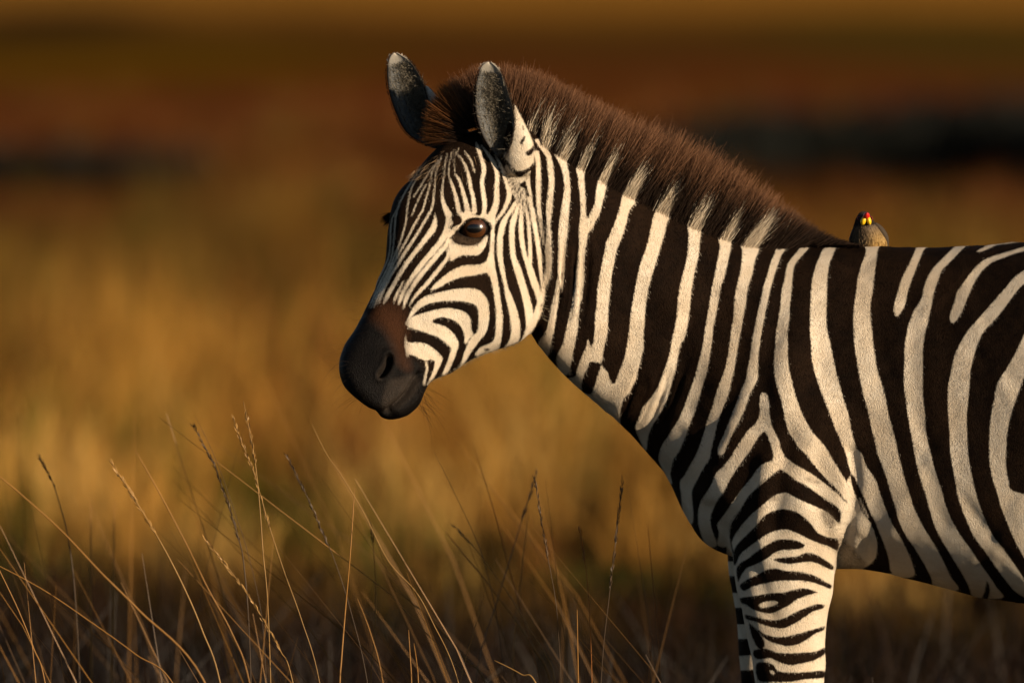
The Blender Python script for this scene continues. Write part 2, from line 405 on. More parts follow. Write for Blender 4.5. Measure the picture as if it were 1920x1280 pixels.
# ---- body
WR([(450,1514,1532),(456,1507,1524),(470,1496,1512),(495,1477,1491),(520,1472,1486),(545,1466,1484),(570,1464,1481),(595,1460,1480),(620,1456,1477),(645,1454,1477),(670,1452,1477),(695,1452,1480),(720,1456,1486),(750,1465,1494),(775,1470,1504),(800,1476,1517),(812,1481,1525),(825,1490,1537),(837,1496,1547),(850,1510,1555),(875,1530,1570),(900,1552,1585),(912,1565,1592),(925,1577,1592),(936,1584,1592)])
WR([(449,1560,1585),(457,1555,1575),(470,1542,1565),(482,1537,1560),(495,1531,1555),(520,1524,1551),(545,1521,1550),(570,1520,1550),(595,1519,1549),(620,1519,1551),(645,1521,1557),(670,1522,1562),(695,1527,1567),(720,1535,1574),(750,1546,1582),(775,1556,1590),(800,1565,1595),(825,1576,1601),(840,1582,1605),(850,1586,1615),(875,1592,1625),(900,1602,1642),(925,1615,1650),(955,1630,1661),(980,1639,1672),(1005,1650,1687),(1030,1660,1700),(1055,1667,1710),(1080,1664,1712)])
WR([(457,1612,1660),(461,1620,1650),(470,1624,1645),(482,1621,1644),(495,1616,1642),(520,1609,1639),(545,1606,1636),(570,1602,1632),(595,1600,1632),(620,1601,1635),(645,1602,1637),(670,1606,1641),(695,1610,1645),(725,1616,1655),(750,1622,1661),(775,1629,1665),(800,1634,1672),(825,1640,1679),(850,1646,1684),(875,1655,1690),(900,1664,1697),(925,1671,1705),(950,1679,1713),(980,1687,1727),(1005,1700,1742),(1030,1717,1757),(1055,1732,1770),(1080,1745,1782),(1105,1755,1797)])
WR([(462,1720,1738),(470,1716,1731),(495,1705,1721),(520,1692,1711),(545,1684,1702),(570,1677,1697),(582,1676,1691),(592,1680,1684)])
WR([(459,1796,1812),(470,1782,1801),(482,1770,1790),(495,1757,1777),(507,1747,1766),(520,1739,1761),(532,1735,1756),(545,1731,1752),(557,1729,1749),(570,1722,1747),(582,1714,1744),(595,1709,1741),(607,1704,1739),(620,1701,1735),(645,1697,1731),(670,1696,1730),(720,1695,1730),(750,1699,1731),(775,1702,1734),(800,1706,1735),(825,1711,1739),(850,1715,1745),(875,1720,1751),(900,1727,1759),(925,1735,1767),(950,1742,1774),(980,1751,1787),(1005,1762,1802),(1030,1777,1820),(1055,1792,1837),(1080,1807,1855),(1100,1817,1868),(1120,1828,1880)])
BP([(1850,1088),(1856,1105),(1850,1125),(1838,1128),(1846,1108)])
WP([(2000,160),(1920,172),(1800,208),(1700,238),(1620,270),(1560,320),(1510,380),(1460,450),(1420,510),(1400,580),(1375,650),(1365,700),(1375,738),(1400,735),(1440,680),(1470,620),(1500,540),(1530,470),(1570,400),(1620,335),(1680,288),(1750,258),(1850,220),(1920,203),(2010,190)], B5)
WP([(1565,205),(1620,173),(1680,148),(1800,130),(1920,112),(1920,126),(1800,146),(1720,156),(1660,182),(1600,205)], B5)
WP([(2080,280),(1920,350),(1840,410),(1780,480),(1710,560),(1640,640),(1570,720),(1500,800),(1450,880),(1410,960),(1385,1050),(1370,1130),(1355,1200),(1350,1320),(1352,1420),(1360,1520),(1370,1720),(1405,1920),(1420,2020),(1450,2120),(1490,2220),(1545,2340),(1620,2440),(1690,2540),(1760,2640),(1850,2750),(1930,2800),(2040,2860),(1920,2660),(1840,2540),(1770,2440),(1690,2340),(1630,2220),(1590,2120),(1560,2020),(1535,1920),(1500,1720),(1490,1520),(1490,1420),(1500,1320),(1510,1200),(1515,1120),(1530,1040),(1550,960),(1580,880),(1620,800),(1680,740),(1740,670),(1800,590),(1860,510),(1920,450),(2080,370)], B5)
WR([(590,1950,1990),(620,1925,1960),(645,1912,1948),(670,1900,1936),(695,1885,1925),(720,1870,1915),(750,1864,1904),(775,1859,1896),(800,1856,1890),(825,1855,1887),(850,1855,1886),(875,1857,1886),(900,1862,1891),(920,1869,1899),(935,1873,1960),(950,1877,1965),(975,1887,1970),(1000,1897,1975),(1030,1912,1985),(1060,1930,2000),(1100,1960,2020),(1140,1990,2050)])
for k in range(6):                                # haunch, beyond the right edge of the photograph
    x = 2010 + 78 * k
    WL([(x + 90, 440 + 5 * k, 20), (x + 20, 560, 30), (x - 30, 720, 34), (x - 20, 880, 34), (x + 60, 1040 + 20 * k, 32), (x + 150, 1180 + 10 * k, 24)])
for k in range(22):
    y = 1130 + 29 * k
    WL([(2170, y - 10 + 8 * math.sin(k), 10), (2290, y + 6, 15), (2380, y, 15), (2500, y - 14, 12)])
# belly behind the elbow
WP([(1590,897),(1586,955),(1573,985),(1570,1040),(1568,1075),(1622,1075),(1640,1052),(1645,1020),(1640,1000),(1632,980),(1620,962),(1612,942),(1604,917),(1599,897)])
BP([(615,40),(640,150),(680,250),(715,330),(765,395),(800,480),(820,560),(815,640),(770,705),(710,745),(720,780),(915,780),(915,745),(908,680),(890,610),(860,530),(830,460),(800,380),(770,330),(740,250),(700,165),(660,80),(640,40)], B8)
WL([(690,215,10),(705,260,14),(735,320,12),(750,360,6)], B8)
# ---- near foreleg
WP([(1459,874),(1490,897),(1530,922),(1560,942),(1577,960),(1592,938),(1600,1000),(1590,1100),(1580,1300),(1575,1760),(1400,1760),(1405,1300),(1385,1180),(1370,1100),(1362,1050),(1364,1020),(1366,990),(1370,977),(1380,962),(1395,947),(1417,915),(1445,887)])
BP([(830,2),(760,60),(700,110),(650,160),(600,240),(550,320),(538,380),(540,430),(560,520),(572,520),(552,450),(560,410),(590,360),(630,310),(680,260),(740,210),(800,160),(850,140),(880,140),(930,165),(990,195),(1060,225),(1130,260),(1192,322),(1204,300),(1205,260),(1190,230),(1130,190),(1060,140),(1000,100),(930,60),(870,10)], LG)
BP([(560,560),(562,490),(590,440),(640,390),(690,340),(730,290),(780,255),(860,235),(930,250),(980,280),(1030,330),(1060,370),(1110,400),(1160,410),(1188,415),(1188,484),(1130,460),(1070,440),(1000,410),(940,380),(880,360),(820,365),(760,390),(700,430),(640,475),(600,510),(575,570)], LG)
BP([(585,660),(578,600),(600,560),(650,530),(700,490),(760,450),(830,418),(900,418),(960,432),(990,455),(960,475),(900,480),(840,485),(800,505),(750,540),(690,570),(640,590),(605,640),(592,672)], LG)
BP([(800,537),(870,525),(940,520),(1000,497),(1060,510),(1110,540),(1158,575),(1156,602),(1100,580),(1040,555),(980,555),(900,565),(840,557)], LG)
BP([(600,690),(640,660),(700,630),(760,600),(810,590),(870,605),(940,610),(1000,620),(1060,640),(1110,670),(1148,690),(1142,714),(1090,695),(1030,675),(960,665),(890,665),(820,668),(740,685),(680,700),(630,725),(608,717)], LG)
BP([(600,770),(700,755),(780,740),(860,735),(920,720),(990,710),(1050,728),(1062,738),(1000,755),(940,780),(890,815),(840,840),(780,862),(720,852),(680,840),(640,812),(610,800)], LG)
WP([(710,815),(740,795),(790,787),(830,795),(800,815),(740,827)], LG)
BP([(630,868),(700,885),(780,900),(850,895),(920,860),(990,830),(1060,805),(1108,813),(1096,832),(1040,850),(980,890),(920,925),(860,952),(800,947),(740,930),(690,910),(640,896)], LG)
BP([(690,945),(740,980),(800,1000),(870,1000),(940,985),(1010,965),(1080,945),(1108,938),(1102,962),(1050,985),(1000,1020),(940,1050),(880,1057),(810,1042),(760,1020),(720,985)], LG)
BP([(655,920),(700,960),(740,1020),(748,1060),(720,1078),(690,1040),(665,980)], LG)
BP([(680,1085),(760,1072),(820,1095),(900,1100),(980,1095),(1050,1090),(1108,1068),(1108,1106),(1050,1140),(980,1160),(900,1172),(830,1152),(780,1130),(700,1135)], LG)
BP([(700,1160),(790,1163),(830,1205),(900,1215),(1000,1212),(1104,1205),(1102,1247),(1000,1256),(900,1272),(800,1272),(710,1262)], LG)
WP([(778,1204),(800,1208),(808,1226),(790,1224)], LG)
for k in range(12):
    y = 1292 + 34 * k
    BL([(1405, y + 4, 10), (1450, y + 2 + 6 * math.sin(k * 2), 17), (1500, y + 5, 17), (1560, y - 4, 10)])

# ---- head: thin lines down the forehead and nose
WL([(600,20,4),(545,110,6),(530,200,7),(528,300,7),(515,400,7),(480,490,7),(430,590,8),(390,680,8),(350,770,5)], H2)
WL([(760,-270,3),(690,-160,6),(640,-80,8),(590,20,9),(568,110,9),(560,200,9),(553,300,9),(538,400,9),(500,500,9),(450,600,10),(410,690,9),(370,780,6)], H2)
WL([(770,-240,3),(700,-140,7),(675,-60,9),(655,40,10),(645,140,10),(612,265,12),(580,350,12),(550,420,12),(510,520,13),(460,620,13),(420,700,12),(385,790,6)], H2)
WL([(835,-180,4),(818,-110,9),(795,-30,11),(772,50,12),(740,110,13),(700,180,14),(660,260,14),(610,350,14),(560,440,14),(510,540,16),(470,630,16),(430,720,14),(405,785,6)], H2)
WL([(865,-190,4),(858,-100,10),(848,0,13),(830,60,15),(790,130,18),(745,210,18),(700,280,20),(640,370,20),(590,450,20),(545,520,20),(500,600,20),(465,680,20),(440,755,8)], H2)
WL([(860,78,4),(864,130,24),(850,190,44),(800,260,36),(745,330,32),(690,400,30),(640,470,32),(595,540,30),(550,620,28),(510,690,30),(478,755,14)], H2)
WL([(925,-165,8),(915,-80,15),(925,0,27),(950,60,40),(972,110,52),(965,170,52),(942,230,46),(900,300,42),(850,360,40),(790,430,38),(735,500,36),(690,560,30),(640,640,24),(605,720,26),(588,765,8)], H2)
WL([(635,575,4),(605,630,14),(575,690,18),(552,750,10)], H2)
WL([(965,255,16),(945,320,30),(900,370,36),(850,430,34),(800,490,32),(750,550,32),(700,620,28),(655,700,30),(622,795,10)], H2)
WL([(958,330,8),(960,400,22),(930,450,28),(890,500,28),(850,550,28),(800,610,26),(740,670,26),(695,730,16),(673,772,5)], H2)
WL([(965,990,6),(985,1050,15),(1010,1120,22),(1030,1200,30),(1045,1270,32),(1075,1290,34)], H1)
WL([(1010,980,6),(1045,1030,17),(1070,1110,24),(1095,1200,32),(1110,1280,44)], H1)
WL([(1045,845,5),(1090,920,16),(1115,1000,22),(1130,1080,24),(1150,1170,28),(1160,1268,32)], H1)
WL([(1085,815,6),(1130,880,13),(1162,975,6)], H1)
WL([(1172,752,10),(1184,790,24),(1215,880,28),(1230,960,32),(1215,1040,28),(1225,1130,32),(1235,1200,32),(1228,1280,30),(1205,1310,26)], H1)
WL([(1210,770,8),(1270,850,22),(1310,920,28),(1330,1000,30),(1325,1080,34),(1325,1180,40),(1305,1260,48),(1275,1310,54)], H1)
WL([(1310,840,8),(1350,910,18),(1375,980,20),(1400,1060,24),(1420,1140,36),(1400,1210,30),(1370,1270,24),(1325,1330,15),(1300,1370,18)], H1)
WL([(1420,1060,8),(1445,1110,14),(1475,1180,16),(1462,1220,18),(1430,1270,22)], H1)
WL([(1390,930,6),(1430,1010,10),(1470,1080,12),(1500,1180,16),(1505,1260,22)], H1)
WL([(1430,930,8),(1480,1040,12),(1520,1150,14),(1545,1250,18),(1560,1320,24)], H1)
for P in ([(885,880,3),(845,960,7),(832,1010,6)], [(915,850,3),(880,940,7),(866,1000,7)], [(955,830,3),(935,930,7),(926,1030,9)], [(985,825,3),(972,900,6),(966,985,7)], [(1003,800,4),(1005,890,6),(1010,975,7)], [(1040,790,4),(1030,830,6),(1046,860,7)],
          [(850,920,3),(800,1000,6),(752,1080,7),(700,1160,7)], [(800,1060,4),(750,1150,8),(715,1230,8),(690,1300,8)]):
    WL(P, H1)
# brow, round the eye and under it
WP([(1060,85),(1130,68),(1160,92),(1200,98),(1240,88),(1300,92),(1290,160),(1240,122),(1180,110),(1120,115),(1080,140),(1060,180),(1020,212),(1000,238),(960,268),(945,230),(970,190),(1010,180),(1060,130)], H2)
WP([(985,270),(1010,300),(1080,320),(1150,320),(1200,300),(1230,260),(1258,246),(1248,310),(1225,350),(1190,390),(1130,395),(1070,395),(1020,415),(980,437),(975,390),(968,340),(962,285)], H2)
BP([(995,85),(1030,78),(1066,130),(1040,168),(1000,150),(985,115)], H2)
BL([(983,178,22),(984,192,22)], H2)
BP([(1040,222),(1072,160),(1120,123),(1180,112),(1240,132),(1278,170),(1270,205),(1240,243),(1180,264),(1110,258),(1060,244)], H2)
# cheek
WL([(1305,90,24),(1297,180,26),(1292,300,28),(1286,380,36),(1280,430,56)], H2)
WP([(828,655),(870,602),(920,560),(970,520),(1040,482),(1110,467),(1190,465),(1250,435),(1275,395),(1305,420),(1312,480),(1325,530),(1332,570),(1340,620),(1350,700),(1365,800),(1371,900),(1362,1000),(1352,1060),(1330,1110),(1270,1130),(1190,1160),(1170,1130),(1185,1105),(1210,1080),(1260,1062),(1300,1035),(1315,980),(1320,900),(1320,800),(1306,700),(1295,630),(1280,570),(1258,530),(1235,525),(1150,545),(1060,557),(970,592),(900,632)], H2)
BP([(1225,1098),(1258,1092),(1278,1100),(1250,1112)], H2)
WR([(-10,1460,1478),(60,1415,1445),(100,1385,1420),(150,1355,1400),(200,1340,1385),(250,1330,1375),(300,1328,1370),(400,1330,1370),(500,1350,1385),(600,1375,1402),(650,1385,1415),(700,1390,1440),(800,1415,1475),(900,1430,1500),(950,1435,1502),(1000,1430,1500),(1050,1410,1490),(1120,1370,1470)], H2)
WR([(10,1482,1500),(60,1460,1490),(100,1440,1480),(150,1425,1470),(200,1420,1460),(300,1420,1460),(400,1430,1470),(500,1455,1510),(600,1485,1540),(700,1515,1570),(800,1535,1595),(900,1545,1602),(950,1543,1592),(1020,1515,1570),(1060,1490,1540)], H2)
WR([(50,1500,1520),(100,1495,1525),(200,1490,1525),(300,1500,1535),(400,1520,1552),(450,1535,1582),(500,1550,1600),(600,1580,1635),(650,1600,1655),(700,1620,1668),(760,1640,1680)], H2)
WR([(60,1535,1555),(100,1545,1570),(200,1555,1580),(300,1560,1588),(400,1562,1590),(455,1555,1588)], H2)
WR([(-40,1545,1575),(0,1560,1590),(60,1575,1610),(150,1590,1625),(200,1600,1632),(300,1615,1650),(400,1630,1660),(500,1642,1666),(600,1655,1668),(630,1662,1668)], H2)
WR([(285,1001,1010),(307,1005,1013),(332,1005,1014),(357,1005,1014),(382,1006,1014),(407,1009,1016),(437,1014,1019),(448,1016,1020),(458,1017.5,1018.5)])
WL([(1690,520,10),(1683,600,22),(1665,700,42),(1640,800,54),(1605,890,50),(1570,960,40)], H2)
BL([(1655,770,10),(1665,760,10)], H2)
# corner of the ear and the creases below it
WP([(20,690),(60,640),(90,560),(90,480),(70,220),(110,320),(160,420),(210,520),(240,600),(245,680),(238,745),(180,790),(120,800),(70,755)], B1)
BL([(162,470,12),(166,490,12)], B1); BL([(172,550,18),(150,590,24)], B1); BP([(180,660),(215,640),(242,612),(246,640),(235,670),(205,690)], B1)
WP([(60,790),(110,838),(150,848),(218,800),(195,850),(145,895),(110,870),(75,825)], B1)
WL([(212,800,5),(200,880,30),(215,960,22),(228,1050,18),(240,1150,18),(256,1230,20),(272,1330,22)], B1)
WL([(150,930,16),(175,960,14),(170,1050,10),(200,1150,12)], B1)
WL([(0,770,14),(50,850,12),(90,930,10),(130,1010,10),(170,1100,10)], B1)
WL([(40,760,10),(90,860,16),(135,920,16)], B1)
# mouth side bands
WP([(640,905),(680,820),(720,760),(760,720),(820,690),(900,670),(1000,650),(1100,640),(1180,650),(1222,680),(1256,730),(1267,790),(1270,850),(1262,920),(1240,980),(1200,1030),(1170,1070),(1140,1110),(1110,1160),(1075,1215),(1040,1250),(1060,1200),(1080,1130),(1100,1080),(1115,1040),(1140,1000),(1170,980),(1187,940),(1190,850),(1185,790),(1150,757),(1080,740),(1000,735),(900,740),(820,755),(750,790),(700,840),(670,875),(648,912)], H2)
WP([(655,905),(665,875),(720,845),(800,820),(880,800),(970,790),(1060,810),(1110,840),(1130,880),(1135,940),(1145,990),(1120,1020),(1088,1060),(1085,1000),(1065,940),(1020,890),(960,865),(900,858),(845,880),(850,900),(920,920),(980,960),(1025,1015),(1040,1060),(1030,1100),(1010,1160),(985,1220),(950,1290),(910,1310),(945,1220),(970,1150),(982,1095),(960,1065),(900,1015),(830,985),(740,955),(680,940),(657,925)], H2)
WP([(761,627),(765,641),(787,642),(802,646),(816,656),(825,665),(830,671),(826,684),(819,697),(812,710),(800,722),(806,710),(812,695),(815,682),(814,676),(806,674),(799,676),(787,672),(778,667),(767,665),(763,672),(759,650),(759,635)])
WL([(799,680,4),(801,691,4),(798,702,4),(795,720,5)])

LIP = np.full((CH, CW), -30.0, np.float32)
# skin of the muzzle, brown of the nose, bare lids: soft masks 0..1
SKIN = np.full((CH, CW), -30.0, np.float32); BROWN = np.full((CH, CW), -30.0, np.float32); DUSK = np.full((CH, CW), -30.0, np.float32)
put(poly_sd([(560,560),(672,575),(690,590),(705,598),(720,612),(738,636),(752,660),(768,668),(780,673),(790,681),(796,692),(795,715),(800,735),(810,900),(560,900)]), True, SKIN)
put(poly_sd([(690,588),(705,572),(728,566),(748,574),(760,592),(763,612),(760,640),(762,668),(766,690),(752,680),(744,655),(728,626),(708,606)]), True, BROWN)
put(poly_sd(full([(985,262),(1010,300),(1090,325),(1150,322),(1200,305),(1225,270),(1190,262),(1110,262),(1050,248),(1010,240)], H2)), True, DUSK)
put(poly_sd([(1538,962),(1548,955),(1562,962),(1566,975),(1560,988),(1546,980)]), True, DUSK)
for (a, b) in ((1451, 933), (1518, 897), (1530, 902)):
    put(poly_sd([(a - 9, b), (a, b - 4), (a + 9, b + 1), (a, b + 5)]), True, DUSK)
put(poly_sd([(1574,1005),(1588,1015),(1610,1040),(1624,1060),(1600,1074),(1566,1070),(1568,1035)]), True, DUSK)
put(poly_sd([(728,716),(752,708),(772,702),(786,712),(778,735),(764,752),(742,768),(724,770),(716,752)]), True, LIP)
put(line_sd([(712,709,5),(709,702,4),(716,692,4),(723,681,4),(725,672,3)]), True, LIP)  # nostril rim: a highlight painted as lighter colour
# ---------------------------------------------------------------- the zebra
zebra = tag(empty("zebra", (0.62, -0.08, 0)), "black and white striped zebra with a bristly brown mane standing side on in dry grass", "zebra")

def loft(sections, sub=5, n=56):
    """sections: (top u, top v, bottom u, bottom v, y centre, half width, squareness, sag, narrow top)"""
    S = np.array([tuple(s) + (2.2, 0.0, 0.0)[len(s) - 6:] if len(s) < 9 else s for s in sections], float)
    Q = catmull(S, False, sub)
    a = np.arange(n) / n * 2 * math.pi
    V = []
    for q in Q:
        T, B = at(q[0], q[1], q[4]), at(q[2], q[3], q[4])
        p = q[6]
        u = np.sign(np.cos(a)) * np.abs(np.cos(a)) ** (2 / p); v = np.sign(np.sin(a)) * np.abs(np.sin(a)) ** (2 / p)
        t = (1 - u) / 2; t = t + q[7] * t * (1 - t)
        w = q[5] * v * (1 - q[8] * (1 - 2 * t))
        R = T[None] + (B - T)[None] * t[:, None]; R[:, 1] += w
        V.append(R)
    V = np.array(V); m = len(V)
    i = np.arange(m - 1)[:, None] * n + np.arange(n)[None]; j = np.arange(m - 1)[:, None] * n + (np.arange(n)[None] + 1) % n
    quads = np.stack((i, j, j + n, i + n), -1).reshape(-1, 4)
    V = V.reshape(-1, 3)
    c0, c1 = V[:n].mean(0), V[-n:].mean(0)
    k = len(V); V = np.vstack((V, c0, c1))
    f = [tuple(x) for x in quads]
    f += [(k, (x + 1) % n, x) for x in range(n)] + [(k + 1, (m - 1) * n + x, (m - 1) * n + (x + 1) % n) for x in range(n)]
    return V, f

TRUNK = [
 (930,232, 965,520, -.168,.062), (975,222, 985,598, -.160,.078), (1030,240, 1012,652, -.143,.086), (1090,272, 1052,697, -.122,.092),
 (1160,318, 1105,747, -.098,.097), (1235,362, 1165,797, -.070,.104), (1310,398, 1215,852, -.040,.132), (1380,428, 1255,903, -.014,.160),
 (1440,450, 1284,968, -.006,.184), (1495,456, 1325,1022, -.014,.198,2.2,.1,.1), (1550,458, 1410,1052, -.028,.197,2.2,.15,.15), (1602,458, 1530,1064, -.040,.194,2.2,.2,.18),
 (1660,461, 1640,1069, -.058,.190,2.2,.2,.2), (1750,463, 1750,1097, -.082,.203,2.2,.2,.2), (1840,459, 1850,1121, -.104,.218,2.2,.2,.18), (1930,452, 1940,1131, -.126,.231,2.2,.15,.15),
 (2050,443, 2060,1132, -.150,.240,2.2,.1,.1), (2180,435, 2170,1092, -.180,.245), (2290,443, 2270,1042, -.205,.230), (2370,472, 2360,982, -.225,.19),
 (2420,540, 2420,900, -.235,.13), (2442,640, 2442,780, -.24,.05)]
HEAD = [
 (912,238, 1002,380, -.168,.048), (866,252, 1014,500, -.176,.080,2.4), (816,281, 1012,600, -.190,.098,2.6), (776,326, 975,640, -.208,.105,2.7,-.15),
 (739,374, 930,657, -.226,.107,2.7,-.3), (727,431, 890,672, -.246,.096,2.6,-.3), (723,490, 860,688, -.268,.080,2.6,-.2), (704,538, 832,704, -.288,.069,2.5,-.1),
 (685,582, 806,716, -.306,.061,2.4,0), (666,618, 796,737, -.322,.060,2.4,0), (646,648, 788,758, -.338,.060,2.4,0), (636,685, 766,778, -.352,.055,2.3,0),
 (645,722, 733,786, -.362,.044,2.2,0), (666,745, 712,778, -.366,.024,2.2,0)]
def leg(levels):
    return [(l[1], l[0], l[2], l[0], l[3], l[4]) for l in levels]
NEAR_FORE = leg([(540,1462,1505,-.10,.03), (600,1438,1545,-.12,.07), (700,1418,1570,-.132,.096), (790,1395,1586,-.137,.103), (850,1385,1593,-.139,.104), (905,1380,1594,-.140,.103), (950,1380,1590,-.142,.098),
 (1000,1373,1577,-.138,.086), (1050,1374,1569,-.134,.075), (1100,1382,1562,-.13,.068), (1150,1391,1554,-.128,.062), (1200,1401,1549,-.126,.057), (1250,1411,1546,-.125,.053), (1300,1420,1545,-.125,.051),
 (1350,1424,1547,-.125,.053), (1400,1430,1545,-.125,.05), (1450,1445,1528,-.125,.036), (1550,1455,1515,-.125,.029), (1640,1455,1516,-.125,.030), (1675,1448,1522,-.125,.036), (1705,1440,1505,-.128,.034), (1722,1432,1500,-.13,.036)])
FAR_FORE = leg([(800,1390,1560,.10,.08), (900,1372,1560,.105,.085), (1000,1364,1530,.11,.075), (1060,1366,1500,.115,.062), (1150,1378,1490,.12,.055), (1250,1388,1488,.12,.05), (1300,1392,1488,.12,.048),
 (1350,1394,1488,.12,.05), (1400,1400,1484,.12,.047), (1450,1412,1468,.12,.035), (1550,1420,1460,.12,.028), (1640,1420,1460,.12,.029), (1675,1414,1466,.12,.034), (1705,1406,1452,.12,.033), (1722,1398,1446,.12,.035)])
EAR_NEAR = leg([(196,962,968,-.236,.004), (215,958,981,-.236,.013), (245,950,994,-.236,.022), (275,942,1003,-.232,.031), (300,938,1006,-.224,.036), (328,944,1004,-.215,.034)])
EAR_FAR = leg([(158,794,800,-.105,.004), (180,796,820,-.105,.014), (205,802,842,-.105,.022), (235,815,868,-.108,.030), (262,835,890,-.112,.034)])
def hind(y, dx):
    return leg([(640,2230+dx,2420+dx,y*.9-.20+.02,.08), (780,2205+dx,2440+dx,y-.20,.105), (920,2200+dx,2432+dx,y-.20,.10), (1030,2225+dx,2405+dx,y-.20,.085), (1130,2262+dx,2385+dx,y-.20,.065), (1230,2310+dx,2402+dx,y-.20,.048),
      (1300,2338+dx,2428+dx,y-.20,.042), (1360,2350+dx,2425+dx,y-.20,.04), (1430,2352+dx,2408+dx,y-.20,.032), (1560,2346+dx,2396+dx,y-.20,.028), (1650,2340+dx,2394+dx,y-.20,.03), (1685,2330+dx,2396+dx,y-.20,.034), (1722,2312+dx,2384+dx,y-.20,.036)])
def build_body():
    VV, FF, off = [], [], 0
    for s in (TRUNK, HEAD, EAR_NEAR, EAR_FAR, NEAR_FORE, FAR_FORE, hind(-.14, 0), hind(.14, -90)):
        V, F = loft(s); VV.append(V); FF += [tuple(i + off for i in f) for f in F]; off += len(V)
    me = bpy.data.meshes.new("rough"); me.from_pydata(np.concatenate(VV).tolist(), [], FF)
    o = bpy.data.objects.new("rough", me); COL.objects.link(o)
    md = o.modifiers.new("r", 'REMESH'); md.mode = 'VOXEL'; md.voxel_size = VOXEL; md.use_smooth_shade = True
    dg = bpy.context.evaluated_depsgraph_get(); dg.update()
    out = bpy.data.meshes.new_from_object(o.evaluated_get(dg))
    bpy.data.objects.remove(o); bpy.data.meshes.remove(me)
    return out
VOXEL = 0.0036
body_me = build_body(); body_me.name = "body"
NV = len(body_me.vertices)
V = np.empty(NV * 3, np.float32); body_me.vertices.foreach_get("co", V); V = V.reshape(-1, 3).astype(np.float64)
E = np.empty(len(body_me.edges) * 2, np.int32); body_me.edges.foreach_get("vertices", E); E = E.reshape(-1, 2)
DEG = np.bincount(E.ravel(), minlength=NV).astype(float)
def smooth_field(A, its, lam=.5, w=None):
    for _ in range(its):
        S = np.stack([np.bincount(E[:, 0], A[E[:, 1], c], NV) + np.bincount(E[:, 1], A[E[:, 0], c], NV) for c in range(A.shape[1])], 1) / DEG[:, None]
        A = A + (S - A) * (lam if w is None else (lam * w)[:, None])
    return A
def normals():
    body_me.vertices.foreach_set("co", V.astype(np.float32).ravel()); body_me.update()
    N = np.empty(NV * 3, np.float32); body_me.vertex_normals.foreach_get("vector", N); return N.reshape(-1, 3).astype(np.float64)
V = smooth_field(V, 8)
U_, W_ = measure(V)
soft = np.clip((U_ - 985) / 60, 0, 1) * np.where(W_ > 1080, .35, 1.0) * (1 - .75 * np.exp(-((U_ - 1590) / 40) ** 2 - ((W_ - 960) / 110) ** 2))
V = smooth_field(V, 55, .5, soft)

# --- modelled relief: muscles, folds, lids, nostril, mouth (both sides of the animal)
U_, W_ = measure(V)
N = normals()
D = np.zeros(NV)
SIDE = np.clip(np.abs(N[:, 1]) * 2.2 - .3, 0, 1)
def seg_dist(pts):
    P = catmull(np.array(pts, float), False, 4) if len(pts) > 2 else np.array(pts, float)
    d2 = np.full(NV, 1e9)
    box = (U_ > P[:, 0].min() - 120) & (U_ < P[:, 0].max() + 120) & (W_ > P[:, 1].min() - 120) & (W_ < P[:, 1].max() + 120)
    i = np.nonzero(box)[0]; x, y = U_[i], W_[i]; b = np.full(len(i), 1e9)
    for a, c in zip(P[:-1], P[1:]):
        ex, ey = c - a; L = ex * ex + ey * ey + 1e-9
        t = np.clip(((x - a[0]) * ex + (y - a[1]) * ey) / L, 0, 1)
        b = np.minimum(b, (x - a[0] - t * ex) ** 2 + (y - a[1] - t * ey) ** 2)
    d2[i] = b
    return np.sqrt(d2)
def stroke(pts, w, depth, taper=0):
    global D
    k = 1.0
    if taper: v0, v1 = min(p[1] for p in pts), max(p[1] for p in pts); k = np.clip((W_ - v0) / taper, 0, 1) * np.clip((v1 - W_) / taper, 0, 1)
    D += k * SIDE * depth * np.exp(-(seg_dist(pts) / w) ** 2)
def blob(x, y, rx, ry, depth):
    global D
    D += SIDE * depth * np.exp(-((U_ - x) / rx) ** 2 - ((W_ - y) / ry) ** 2)
def sample(T, u, v):
    x = np.clip(u - CU0, 0, CW - 2.001); y = np.clip(v - CV0, 0, CH - 2.001)
    i, j = x.astype(int), y.astype(int); fx, fy = x - i, y - j
    return (T[j, i] * (1 - fx) * (1 - fy) + T[j, i + 1] * fx * (1 - fy) + T[j + 1, i] * (1 - fx) * fy + T[j + 1, i + 1] * fx * fy)
EYE_LID = [(861,434),(866,426),(874,420),(885,416.5),(898,416),(908,419),(917,427),(912,435),(903,441),(890,443),(876,441)]
LID = np.full((CH, CW), -30.0, np.float32); put(poly_sd(EYE_LID), True, LID)
NOSE = np.full((CH, CW), -30.0, np.float32); put(poly_sd([(728,664),(735,669),(734,680),(728,694),(720,704),(712,709),(709,703),(716,692),(722,680),(725,670)]), True, NOSE)
lid = sample(LID, U_, W_); nos = sample(NOSE, U_, W_)
D += SIDE * (-.026 * np.clip(lid / 3 + .5, 0, 1)) + SIDE * .0035 * np.exp(-((lid + 4) / 3.5) ** 2)
D += SIDE * (-.020 * np.clip(nos / 5 + .5, 0, 1)) + SIDE * .003 * np.exp(-((nos + 5) / 4) ** 2)
stroke([(852,420),(866,404),(886,398),(908,402),(924,416)], 13, .007)          # brow
stroke([(858,440),(849,449),(844,455)], 4, -.004)                              # tear duct
stroke([(862,452),(880,459),(900,457),(913,447)], 6, .003)
stroke([(866,448),(885,451),(905,447)], 3, -.0025)
blob(925,372, 26,30, -.006)                                                    # hollow above the eye
stroke([(905,488),(860,497),(815,520),(780,540)], 16, .005)                    # facial crest
blob(945,560, 62,70, .008)                                                     # cheek
stroke([(1012,420),(1021,500),(1019,570),(1003,628)], 9, -.010)                # behind the jaw
stroke([(870,620),(845,650),(815,690)], 26, -.005)
blob(716,690, 30,34, .009); stroke([(711,709),(718,694),(723,680)], 5, .003)
